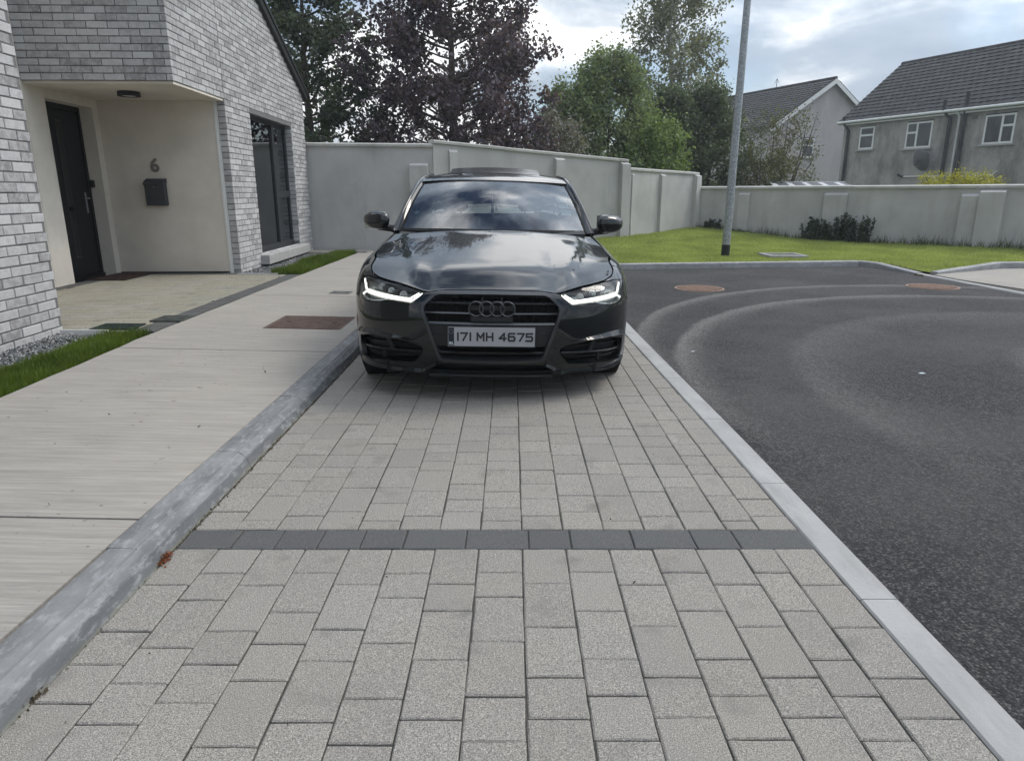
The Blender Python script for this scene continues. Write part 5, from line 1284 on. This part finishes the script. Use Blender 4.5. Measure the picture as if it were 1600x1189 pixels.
# bumper dressing
for sg in (1, -1):
    mm = (lambda o: o) if sg == 1 else mirror; mp = (lambda o: [(sg * a, b) for a, b in o])
    it = panel('air_intake', mm(INT), W, 'grille_black', bumper, off=-.055, step=.05, rim=False)
    wbar('intake_bar', mp([(.44, .312), (.62, .306), (.82, .298), (.985, .292)]), .014, -.014, .035, 'gloss_black', it)
    wbar('intake_bar', mp([(.56, .272), (.80, .264), (.97, .262)]), .006, -.030, .02, 'grille_black', it)
    wbar('intake_bar', mp([(.46, .345), (.70, .352), (.97, .336)]), .006, -.030, .02, 'grille_black', it)
    wbar('intake_fin', mp([(.68, .392), (.66, .312)]), .030, -.020, .03, 'black_plastic', it); wbar('intake_fin', mp([(.74, .300), (.76, .236)]), .022, -.026, .03, 'black_plastic', it)
    wbar('side_blade', mp([(.50, .394), (.62, .409), (.78, .420), (.90, .418), (1.0, .402)]), .040, .016, .045, 'paint', bumper, step=.03, taper=[.15, .6, .95, 1.1, .9], tilt=.020)
    wbar('lip_blade', mp([(.345, .246), (.455, .190), (.60, .190), (.80, .190), (.92, .194), (1.0, .208), (1.03, .235)]), .026, .018, .05, 'paint', bumper, step=.025, taper=[.7, .8, .8, 1.0, 1.2, 1.3, .6], tilt=.012)
wbar('splitter', [(-.40, .171), (0, .171), (.40, .171)], .016, .022, .06, 'gloss_black', bumper, tilt=.006)
panel('lower_opening', sym(LOW), W, 'void_black', bumper, off=-.06, step=.08, rim=False)
# grille
gin = inset(GR, .021)
def band(name, o, i_, off, thick, mat, parent): return panel(name, o, W, mat, parent, off=off, holes=[i_], step=.02, thick=thick)
grille = panel('grille', gin, W, 'void_black', car, off=-.065, step=.05, rim=False)
band('grille_frame', inset(GR, .002), gin, .012, .05, 'frame_trim', grille)
def halfw(z): 
    P = np.array(GR); return float(np.interp(-z, -P[3:, 1][::1], P[3:, 0])) - .022 if z < .675 else .33
for z in (.628, .566):
    for sg in (1, -1): wbar('grille_slat', [(sg * .128, z), (sg * halfw(z), z)], .0135, -.006, .04, 'frame_trim', grille, tilt=.006)
wbar('grille_slat', [(-halfw(.502), .502), (0, .502), (halfw(.502), .502)], .015, -.002, .04, 'frame_trim', grille, tilt=.006)
wbar('grille_slat', [(-halfw(.318), .318), (0, .318), (halfw(.318), .318)], .014, -.006, .04, 'gloss_black', grille)
for x in (.17, .215, .26, .305, .345):
    for sg in (1, -1): wbar('grille_fin', [(sg * x, .508), (sg * x, .668)], .009, -.048, .012, 'void_black', grille)
for x in (-.06, .06): wbar('grille_fin', [(x, .640), (x, .668)], .014, -.026, .03, 'grille_black', grille)
panel('badge_panel', sym([(0, .515), (.125, .515), (.128, .545), (0, .545)]), W, 'grille_black', grille, off=-.016, step=.05)
zc_ = [(0, .494), (.376, .494), (.352, .424), (.345, .362), (0, .362)]
panel('plate_carrier', sym([(0, .492), (halfw(.49), .492), (halfw(.362), .362), (0, .362)]), W, 'black_plastic', grille, off=-.008, step=.05)
for sg in (1, -1): wbar('carrier_groove', [(sg * .29, .432), (sg * halfw(.432), .432)], .005, -.006, .01, 'void_black', grille)
# four interlocked rings
rings = MB()
for i in range(4):
    cx_ = (i - 1.5) * .0625; n = 40; m_ = 8; V = []; F = []
    for a in range(n):
        t_ = 2 * PI * a / n
        for b in range(m_):
            u = 2 * PI * b / m_; r_ = .0428 + .0048 * math.cos(u); V.append((cx_ + r_ * math.cos(t_), -.022 + .0034 * math.sin(u) + .0016 * math.sin(t_) * (1 if i % 2 else -1), .598 + r_ * math.sin(t_)))
    for a in range(n):
        for b in range(m_): F.append((a * m_ + b, ((a + 1) % n) * m_ + b, ((a + 1) % n) * m_ + (b + 1) % m_, a * m_ + (b + 1) % m_))
    MB().add(roll(np.array(V)), F, True).build('emblem_ring', 'ring_metal', grille)
MB().add(roll(np.array([(-.13, -.006, .588), (.13, -.006, .588), (.13, -.006, .608), (-.13, -.006, .608), (-.13, .03, .588), (.13, .03, .588), (.13, .03, .608), (-.13, .03, .608)])), [(0, 1, 2, 3), (0, 4, 5, 1), (3, 2, 6, 7), (1, 5, 6, 2), (0, 3, 7, 4)]).build('emblem_bar', 'grille_black', grille)
# number plate
PX, PZ, PY = .260, .0575, -.020
def rbox(x0, x1, y0, y1, z0, z1, name, mat, parent):
    m = MB(); m.box(x0, x1, y0, y1, z0, z1); m.v = [tuple(p) for p in roll(np.array(m.v))]; return m.build(name, mat, parent)
pc = .430
plate = rbox(-PX, PX, PY, PY + .02, pc - PZ, pc + PZ, 'number_plate', 'plate_white', car)
rbox(-PX - .006, PX + .006, PY + .004, PY + .024, pc - PZ - .006, pc + PZ + .006, 'plate_holder', 'black_plastic', plate)
rbox(-PX + .002, -PX + .036, PY - .0008, PY, pc - PZ + .003, pc + PZ - .003, 'country_band', 'plate_blue', plate)
GL = {'1': [[(.5, 0), (.5, 1)]], '7': [[(0, 1), (1, 1), (.35, 0)]], 'M': [[(0, 0), (0, 1), (.5, .38), (1, 1), (1, 0)]], 'H': [[(0, 0), (0, 1)], [(1, 0), (1, 1)], [(0, .5), (1, .5)]],
      '4': [[(.74, 0), (.74, 1), (0, .30), (1, .30)]], '6': [[(1, 1), (.16, 1), (0, .86), (0, .14), (.14, 0), (.86, 0), (1, .14), (1, .44), (.86, .57), (0, .57)]],
      '5': [[(1, 1), (.03, 1), (.03, .58), (.86, .58), (1, .45), (1, .14), (.86, 0), (0, 0)]]}
u = 2 * PX / 1530.0; sw = 31 * u
def glyph(ch, xa, xb, za, zb):
    m = MB(); k = 0; h_ = sw / 2
    fx = lambda a: xa + h_ + (xb - xa - sw) * a if xb - xa > sw * 1.3 else (xa + xb) / 2
    fz = lambda b: za + h_ + (zb - za - sw) * b
    for st in GL[ch]:
        P = [np.array([fx(a), fz(b)]) for a, b in st]
        for a, b in zip(P, P[1:]):
            d = b - a; d = d / np.linalg.norm(d); n = np.array([-d[1], d[0]]) * h_; a = a - d * h_ * .98; b = b + d * h_ * .98; y = PY - .0008 - .00025 * k; k += 1
            c = [a + n, a - n, b - n, b + n]; V = [(p[0], y, p[1]) for p in c] + [(p[0], PY, p[1]) for p in c]
            m.add(roll(np.array(V)), [(0, 1, 2, 3)] + [(i, 4 + i, 4 + (i + 1) % 4, (i + 1) % 4) for i in range(4)])
    m.build('plate_character', 'plate_black', plate)
for ch, a, b in (('1', 157, 190), ('7', 213, 350), ('1', 375, 410), ('M', 500, 642), ('H', 663, 800), ('4', 890, 1030), ('6', 1050, 1186), ('7', 1212, 1350), ('5', 1362, 1498)):
    glyph(ch, -PX + a * u, -PX + b * u, pc - .027, pc + .027)
me = text_mesh('IRL', .0235, .0003, .0006); me.materials.clear(); me.materials.append(M['paper_white'])
o = link(bpy.data.objects.new('country_code', me), plate); rl = Matrix.Rotation(ROLL, 4, 'Y')
o.matrix_local = Matrix.Translation(tuple(roll(np.array([-PX + .019, PY - .0016, pc - PZ + .010])))) @ rl @ Matrix.Rotation(A90, 4, 'X') @ Matrix.Diagonal((.86, 1, 1, 1))
st = MB()
for k in range(12):
    a = 2 * PI * k / 12; x, z = -PX + .019 + .0115 * math.cos(a), pc + .030 + .0115 * math.sin(a); r_ = .0016
    V = [(x + r_ * (1 if j % 2 == 0 else .42) * math.sin(PI * j / 5), PY - .0014, z + r_ * (1 if j % 2 == 0 else .42) * math.cos(PI * j / 5)) for j in range(10)] + [(x, PY - .0014, z)]
    st.add(roll(np.array(V)), [(10, j, (j + 1) % 10) for j in range(10)])
stuff(st.build('star_ring', 'paper_white', plate))
# headlights
for sg in (1, -1):
    mm = (lambda o_: o_) if sg == 1 else mirror; mp = (lambda o_: [(sg * a, b) for a, b in o_])
    hl = panel('headlight', mm(HEAD), W, 'lamp_grey', car, off=-.060, step=.04, thick=.05)
    # bowl walls from the lens edge down to the back
    d = np.array(dense(mm(HEAD), .02)); P, N = nrm_of(W, d[:, 0], d[:, 1]); g_ = np.stack([roll(P - N * .004), roll(P - N * .060)]); g_ = np.concatenate([g_, g_[:, :1]], 1)
    MB().sheet(g_).build('lamp_bowl', 'grille_black', hl)
    for (o_, r_, path) in ((-.014, .0052, [(1.035, .721), (.985, .700), (.925, .672), (.895, .664), (.70, .652), (.517, .640), (.457, .678)]), (-.012, .0050, [(.945, .634), (.915, .649), (.885, .6535), (.70, .6405), (.500, .628), (.434, .676)])):
        pts = spath(mp(path), o_); MB().tube(pts, r_, 8).build('running_light', 'running_light', hl)
    wbar('light_guide', mp([(.915, .660), (.70, .6465), (.51, .634)]), .034, -.026, .008, 'running_light_glow', hl)
    wbar('light_guide', mp([(1.02, .700), (.955, .660)]), .020, -.026, .008, 'running_light_glow', hl)
    for i in range(5):
        s0 = .575 + i * .052; z0 = .672 + i * .0085
        P, N = Wn([(sg * s0, z0)]); c = roll(P - N * .03)[0]; ax = Vector((0, -1, .05)).normalized(); T = Matrix.Translation(tuple(c)) @ ax.to_track_quat('Z', 'Y').to_matrix().to_4x4()
        MB().lathe([(.0225, 0), (.0235, .008), (.020, .010), (.017, .003), (.009, .010), (0, .013)], 20, T).build('projector_lens', 'lamp_grey' if i % 2 == 0 else 'gloss_black', hl)
    wbar('lamp_divider', mp([(.56, .655), (.72, .672), (.84, .682)]), .010, -.024, .02, 'gloss_black', hl)
    wbar('lamp_trim', mp([(.98, .640), (.93, .617), (.86, .604), (.79, .604), (.73, .613), (.67, .624)]), .010, -.012, .02, 'chrome_dim', hl)
    panel('lens', mm(HEAD), W, 'lamp_lens', hl, off=.001, step=.03, rim=False)
# bonnet
hz = np.array(HOODZ)
SH = [(.845, .7415), (.98, .760), (1.28, .832), (1.59, .857), (1.79, .881), (1.90, .915), (1.965, .945)]
sh = np.array(SH); shl = np.concatenate([[0], np.cumsum(np.linalg.norm(np.diff(W(sh[:, 0], sh[:, 1]), axis=0), axis=1))]); shl /= shl[-1]
cn = cat([(0, .094, .7005), (0, .30, .786), (0, .65, .866), (0, 1.0, .937), (0, 1.27, .985)], 30); cl = np.concatenate([[0], np.cumsum(np.linalg.norm(np.diff(cn, axis=0), axis=1))]); cl /= cl[-1]
F0 = W([0.0], [.7])[0]; cn[:, 1] += (F0[1] - cn[0, 1]) * np.linspace(1, 0, len(cn)); cn[0] = F0
def smooth01(t): t = np.clip(t, 0, 1); return t * t * (3 - 2 * t)
def Fe(r): s_ = .845 * r; return W(s_, pchip(hz[:, 0], hz[:, 1], s_))
def Sd(q): return W(pchip(shl, sh[:, 0], q), pchip(shl, sh[:, 1], q))
SE = Sd(np.array([1.0]))[0]
def Re(r): t = r[:, None]; P = np.column_stack([SE[0] * r, 1.27 + (SE[1] - 1.27) * r ** 2.2, .985 + (SE[2] - .985) * r ** 2]); return P
def Cn(q): return np.column_stack([np.interp(q, cl, cn[:, k]) for k in range(3)])
HX, HY = .76, 1.2
def hood(p, q_):
    r_ = np.abs(p) / HX; sg = np.where(p < 0, -1, 1); q = q_ / HY; r1 = np.clip(r_, 0, 1); q1 = np.clip(q, 0, 1)
    a = (r1 ** 2)[:, None]; b = q1[:, None]; c00, c10, c01, c11 = Fe(np.zeros(1))[0], Fe(np.ones(1))[0], Re(np.zeros(1))[0], SE
    P = (1 - b) * Fe(r1) + b * Re(r1) + (1 - a) * Cn(q1) + a * Sd(q1) - ((1 - a) * (1 - b) * c00 + a * (1 - b) * c10 + (1 - a) * b * c01 + a * b * c11)
    rc = .56 + .34 * q1; e = smooth01(q1 / .25) * smooth01((1 - q1) / .06)
    P[:, 2] += e * (.016 * (1 - smooth01((r1 - rc + .05) / .10)) + .004 * (1 - (r1 / (rc + .1)) ** 2).clip(0, 1)) + .012 * np.sin(PI * r1) * e * 0
    # run a little past the edges so the normals there are sound
    P[:, 0] *= sg; P[:, 0] += (p - np.clip(p, -HX, HX)); P[:, 1] += (q_ - np.clip(q_, 0, HY))
    return P
panel('bonnet', [(-HX, .001), (HX, .001), (HX, HY), (-HX, HY)], hood, 'paint', car, step=.032, thick=.02)
# wings, doors, rear quarter
arch1 = [(arch_s(.92 - .378 * math.cos(a)), .345 + .378 * math.sin(a)) for a in np.linspace(R(42), R(200), 22)]
arch2 = [(arch_s(3.832 - .378 * math.cos(a)), .345 + .378 * math.sin(a)) for a in np.linspace(R(-20), R(200), 26)]
SB = 2.02; SD1 = arch_s(2.62); SD2 = arch_s(3.60)
def belt_z(s_): return np.interp(s_, [1.965, 2.2, 2.7, 3.7, 4.6, 5.2, SMAX], [.945, .962, .972, .985, 1.01, 1.03, 1.08])
WING = [(s_, z - .006) for s_, z in SH[::-1]][1:] + [(.83, .7345), (.96, .739), (1.085, .732), (1.036, .69), (.996, .646), (1.038, .617)] + arch1 + [(arch_s(1.36), .19), (SB, .20), (SB, .93), (SB - .03, .944)]
for sg in (1, -1):
    mm = (lambda o_: o_) if sg == 1 else mirror; mp = (lambda o_: [(sg * a, b) for a, b in o_])
    wing = panel('front_wing', mm(WING), W, 'paint', car, step=.03)
    for a, b in ((SB + .006, SD1 - .003), (SD1 + .003, SD2 - .10)):
        d_ = panel('door', mm([(a, .22), (b, .22), (b, float(belt_z(b))), ((a + b) / 2, float(belt_z((a + b) / 2))), (a, float(belt_z(a)))]), W, 'paint', car, step=.06)
        wbar('door_handle', mp([(b - .28, .80), (b - .10, .805)]), .030, .03, .02, 'paint', d_)
    q0 = SD2 - .094; qt = [(s_, float(belt_z(s_))) for s_ in (4.6, 4.2, q0)]
    panel('rear_quarter', mm([(q0, .24)] + [(s_, z) for s_, z in arch2 if s_ > q0 + .01] + [(5.0, .22), (5.75, .25), (5.75, 1.05), (5.2, 1.03)] + qt), W, 'paint', car, step=.07)
    wbar('side_sill', mp([(1.82, .20), (4.0, .20)]), .06, .0, .06, 'black_plastic', car, step=.1)
    MB().tube(spath(mp([(1.70, .60), (1.80, .60)]), .004), .006, 6).build('side_repeater', 'plate_white', wing)
panel('rear_bumper', [(5.76, .25), (2 * SMAX - 5.76, .25), (2 * SMAX - 5.76, 1.0), (5.76, 1.0)], lambda s_, z: W(np.where(s_ > SMAX, s_ - 2 * SMAX, s_), z), 'paint', car, step=.08)
# glasshouse
RAIL = cat([(.795, 1.53, .953), (.705, 1.82, 1.195), (.640, 2.14, 1.350), (.600, 2.5, 1.404), (.588, 2.95, 1.408), (.600, 3.4, 1.362), (.650, 3.9, 1.21), (.70, 4.30, 1.06)], 16)
def rail_y(y): return np.column_stack([np.interp(y, RAIL[:, 1], RAIL[:, 0]), y, np.interp(y, RAIL[:, 1], RAIL[:, 2])])
def wsc(p, v):
    u_ = p / .74; b = v[:, None] / .78; u2 = u_ * u_
    B_ = np.column_stack([.742 * u_, 1.285 + .235 * u2, .972 - .012 * u2]); T_ = np.column_stack([.606 * u_, 1.955 + .175 * u2, 1.362 - .022 * u2])
    P = B_ * (1 - b) + T_ * b; k = np.sin(PI * np.clip(b[:, 0], -.1, 1.1)); P[:, 2] += .026 * k; P[:, 1] -= .012 * k
    return P
ws = panel('windscreen', [(-.735, .02), (.735, .02), (.738, .765), (-.738, .765)], wsc, 'windscreen_glass', car, step=.05, rim=False)
def frame_strip(name, pts2, w0, off, mat): return panel(name, pts2, wsc, mat, ws, off=off, step=.03, rim=False)
frame_strip('black_border', [(-.735, .005), (.735, .005), (.735, .035), (-.735, .035)], 0, .001, 'void_black')
frame_strip('black_border', [(-.738, .755), (.738, .755), (.738, .78), (-.738, .78)], 0, .001, 'void_black')
for sg in (1, -1): frame_strip('black_border', [(sg * .722, .035), (sg * .74, .035), (sg * .74, .755), (sg * .722, .755)][:: sg], 0, .0012, 'void_black')
for v in (.235, .33, .425):
    a = .60 + (.0 if v < .3 else .0); stk = panel('paper_sticker', [(.575, v), (.665, v), (.665, v + .066), (.575, v + .066)], wsc, 'paper_white', ws, off=-.003, step=.05, rim=False)
    panel('sticker_print', [(.585, v + .036), (.655, v + .036), (.655, v + .05), (.585, v + .05)], wsc, 'paper_mark', stk, off=-.0015, step=.05, rim=False)
panel('round_sticker', [(-.655 + .034 * math.cos(a), .24 + .034 * math.sin(a)) for a in np.linspace(0, 2 * PI, 20)[:-1]], wsc, 'paper_mark', ws, off=-.003, step=.02, rim=False)
panel('round_sticker', [(-.655 + .020 * math.cos(a), .24 + .020 * math.sin(a)) for a in np.linspace(0, 2 * PI, 20)[:-1]], wsc, 'paper_white', ws, off=-.001, step=.02, rim=False)
vv = np.linspace(0, 1, 24)
for sg in (1, -1):
    inner = wsc(np.full(24, .74), vv * .78); yo = np.interp(vv, [0, 1], [1.535, 2.15]); outer = rail_y(yo); rows = []
    for t_ in np.linspace(0, 1, 7):
        P = inner * (1 - t_) + outer * t_; bul = .012 * math.sin(PI * t_); P[:, 0] += bul * .7; P[:, 1] -= bul; P[:, 2] += bul * .5; rows.append(P * np.array([sg, 1, 1]))
    MB().sheet(roll(np.array(rows)), True).build('windscreen_pillar', 'paint', car)
    # side glass
    yy_ = np.linspace(1.56, 4.25, 40); top = rail_y(yy_); bs = np.array([arch_s(y) for y in yy_]); rows = []
    bot = W(bs, np.minimum(belt_z(bs), .955 + 0 * bs + .06)); bot = W(bs, belt_z(bs) - .004)
    for t_ in np.linspace(0, 1, 8):
        P = bot * (1 - t_) + top * t_; P[:, 0] += .018 * math.sin(PI * t_); rows.append((P - [.004, 0, 0]) * np.array([sg, 1, 1]))
    MB().sheet(roll(np.array(rows)), True).build('side_window', 'side_glass', car)
    r3 = RAIL.copy(); r3[:, 0] *= sg; MB().tube([tuple(p) for p in roll(r3)], .016, 8).build('roof_rail', 'paint', car)
    for y0 in (2.66, 3.55):
        P0 = W([arch_s(y0 - .03)], [float(belt_z(arch_s(y0)))])[0]; P1 = rail_y(np.array([y0 + .06]))[0]; MB().tube([tuple(p) for p in roll(np.array([P0, P1]) * [sg, 1, 1])], .035, 6).build('door_pillar', 'gloss_black', car)
def roof_s(p, w):
    u_ = p / .62; t_ = w / 1.9; u2 = np.abs(u_) ** 2.0; yc = 1.955 + t_ * 1.85; ye = 2.13 + t_ * 1.80; y = yc * (1 - u2) + ye * u2
    rl_ = rail_y(ye); zc0 = np.interp(yc, CR[:, 0], CR[:, 1]); z = zc0 + (rl_[:, 2] - zc0) * np.abs(u_) ** 2.6
    return np.column_stack([rl_[:, 0] * u_, y, z])
CR = cat([(1.955, 1.362), (2.08, 1.396), (2.28, 1.427), (2.5, 1.444), (2.9, 1.456), (3.3, 1.447), (3.81, 1.372)], 12)
roof = panel('roof', [(-.62, 0), (.62, 0), (.62, 1.9), (-.62, 1.9)], roof_s, 'paint', car, step=.06, thick=.01)
# tilted glass roof panel
V = []; sx = .40
for x in np.linspace(-1, 1, 13):
    for t_ in np.linspace(0, 1, 6):
        V.append((x * sx, 2.30 + .42 * t_ + .02 * x * x, 1.432 + .060 * t_ ** .85 - .014 * x * x - .004 * (1 if abs(x) == 1 else 0)))
V = np.array(V).reshape(13, 6, 3); V2_ = V.copy(); V2_[..., 2] -= .009
m = MB(); m.sheet(roll(V), True); m.sheet(roll(V2_), True); ed = np.concatenate([V[:, 0], V[-1, 1:], V[::-1, -1][1:], V[0, ::-1][1:]]); e2 = ed.copy(); e2[:, 2] -= .009
m.sheet(roll(np.stack([ed, e2])), False); m.build('sunroof', 'gloss_black', roof)
# rear window and boot
uu = np.linspace(-1, 1, 17); g0 = roof_s(uu * .62, np.full(17, 1.9)); g1 = np.column_stack([.70 * uu, 4.28 + .05 * uu * uu * 0, 1.10 - .04 * uu * uu]); g_ = np.array([g0 * (1 - t_) + g1 * t_ for t_ in np.linspace(0, 1, 8)])
MB().sheet(roll(g_), True).build('rear_window', 'side_glass', car)
sr = arch_s(4.30); ge = []
for t_ in np.linspace(0, 1, 8):
    s_ = sr + (5.75 - sr) * t_; w_ = W([s_], [float(belt_z(s_))])[0]; ge.append(np.column_stack([w_[0] * uu, np.full(17, w_[1]), w_[2] + .09 * (1 - uu * uu) * (1 - .5 * t_)]))
MB().sheet(roll(np.array(ge)), True).build('boot_lid', 'paint', car)
# mirrors
for sg in (1, -1):
    g_ = []
    for a in np.linspace(-PI / 2, PI / 2, 15):
        row = []
        for b in np.linspace(0, 2 * PI, 25):
            f = lambda c_, e: math.copysign(abs(c_) ** e, c_)
            x = .112 * f(math.cos(a), .72) * f(math.cos(b), .75); z = .072 * f(math.cos(a), .72) * f(math.sin(b), .8); y = .085 * f(math.sin(a), .9)
            z *= 1 + .16 * (-x / .112) ; y = y if y < 0 else y * .45
            row.append((sg * (.945 + x), 1.66 + y + .05 * x / .112, 1.035 + z))
        g_.append(row)
    mir = MB().sheet(roll(np.array(g_)), True).build('door_mirror', 'paint', car)
    MB().tube([tuple(p) for p in roll(np.array([(sg * .79, 1.66, .965), (sg * .84, 1.665, .972), (sg * .93, 1.66, .985)]))], [.030, .028, .03], 10).build('mirror_arm', 'black_plastic', mir)
    MB().box(sg * .945 - .09, sg * .945 + .09, 1.699, 1.703, .985, 1.085, c=0).build('mirror_glass', 'chrome_dim', mir)
    MB().tube([tuple(p) for p in roll(np.array([(sg * .86, 1.60, 1.075), (sg * .838, 1.60, 1.02), (sg * .845, 1.60, .99)]))], .006, 6).build('indicator', 'plate_white', mir)
# wheels
def wheel(x, y, z=.3435):
    w = MB(); T = Matrix.Translation((x, y, z)) @ Matrix.Rotation(A90 if x > 0 else -A90, 4, 'Y')
    w.lathe([(.245, -.115), (.30, -.125), (.335, -.115), (.3435, -.09), (.3435, .09), (.335, .115), (.30, .125), (.245, .115)], 40, T); ty = w.build('wheel', 'tyre_rubber', car)
    m = MB(); m.lathe([(.246, .10), (.238, .112), (.225, .09), (.215, -.10), (.246, -.11)], 36, T)
    for k in range(10):
        a = 2 * PI * k / 10; Tk = T @ Matrix.Rotation(a, 4, 'Z'); m.box(.04, .232, -.014, .014, .06, .085, Tk)
    m.lathe([(0, .09), (.06, .088), (.07, .06), (.07, .0)], 20, T); m.build('rim', 'rim_metal', ty)
    m = MB(); m.lathe([(0, .02), (.165, .02), (.165, 0), (0, 0)], 24, T); m.build('brake_disc', 'ring_metal', ty)
    return ty
for x in (.802, -.802):
    for y in (.925, 3.837): wheel(x, y)
for x in (.80, -.80):
    for y in (.925, 3.837):
        m = MB(); m.lathe([(.375, -.13), (.375, .10)], 28, Matrix.Translation((x, y, .345)) @ Matrix.Rotation(A90 if x > 0 else -A90, 4, 'Y')); m.build('wheel_arch_liner', 'void_black', car)
MB().box(-.66, .66, .18, 4.75, .165, .24).build('underbody', 'void_black', car)
MB().box(-.60, .60, .35, 1.2, .24, .64).build('engine_block', 'void_black', car)
# cabin
cab = MB().box(-.72, .72, 1.35, 4.2, .24, .40).build('cabin', 'dash_plastic', car)
m = MB(); pr = [(1.34, .955), (1.55, .975), (1.80, .985), (1.90, .955), (1.92, .80), (1.85, .5), (1.34, .5)]
V = [(sx_, y, z) for sx_ in (-.72, .72) for y, z in pr]; k = len(pr); m.add(V, [tuple(range(k)), tuple(range(2 * k - 1, k - 1, -1))] + [(i, (i + 1) % k, k + (i + 1) % k, k + i) for i in range(k)]); m.build('dashboard', 'dash_plastic', cab)
m = MB(); m.tube([(-.37 + .185 * math.cos(a), 1.98 + .06 * math.sin(a) * .5, .90 + .18 * math.sin(a)) for a in np.linspace(0, 2 * PI, 33)], .015, 8, cap=False); m.box(-.54, -.20, 1.965, 1.985, .885, .915); m.build('steering_wheel', 'dash_plastic', cab)
for x in (-.37, .37):
    m = MB(); m.box(x - .24, x + .24, 2.25, 2.75, .40, .56, c=.03); m.box(x - .24, x + .24, 2.66, 2.80, .54, 1.06, Matrix.Translation((0, 0, 0)), c=.045); se = m.build('seat', 'seat_fabric', cab)
    m = MB(); m.box(x - .13, x + .13, 2.76, 2.85, 1.09, 1.27, c=.035); m.tube([(x - .06, 2.80, 1.04), (x - .06, 2.80, 1.12)], .007, 6).tube([(x + .06, 2.80, 1.04), (x + .06, 2.80, 1.12)], .007, 6); m.build('headrest', 'seat_fabric', se)
m = MB(); m.box(-.66, .66, 3.5, 3.64, .45, 1.05, c=.04); m.box(-.66, .66, 3.05, 3.6, .38, .54, c=.03); m.build('rear_seat', 'seat_fabric', cab)
m = MB(); m.box(-.105, .105, 2.03, 2.055, 1.245, 1.305, c=.008); m.box(-.04, .04, 1.99, 2.03, 1.30, 1.35, c=.006); m.build('rear_view_mirror', 'dash_plastic', cab)
fr = thing('air_freshener', 'small white air freshener hanging behind the windscreen', 'air freshener'); fr.matrix_world = Matrix.Translation((-.125, 4.06, 0)) @ Matrix.Rotation(R(1.2), 4, 'Z')
MB().tube([(.0, 2.02, 1.25), (.002, 2.02, 1.175)], .0012, 4).build('string', 'paper_white', fr); MB().box(-.012, .012, 2.016, 2.024, 1.075, 1.175, c=.003).build('card', 'paper_white', fr)
MB().box(.025, .04, 2.016, 2.024, 1.12, 1.16, c=.003).build('charm', 'paper_white', fr)
print('objects', len(bpy.data.objects), 'tris', sum(len(p.vertices) - 2 for o in COL.objects if o.type == 'MESH' for p in o.data.polygons) if False else '')
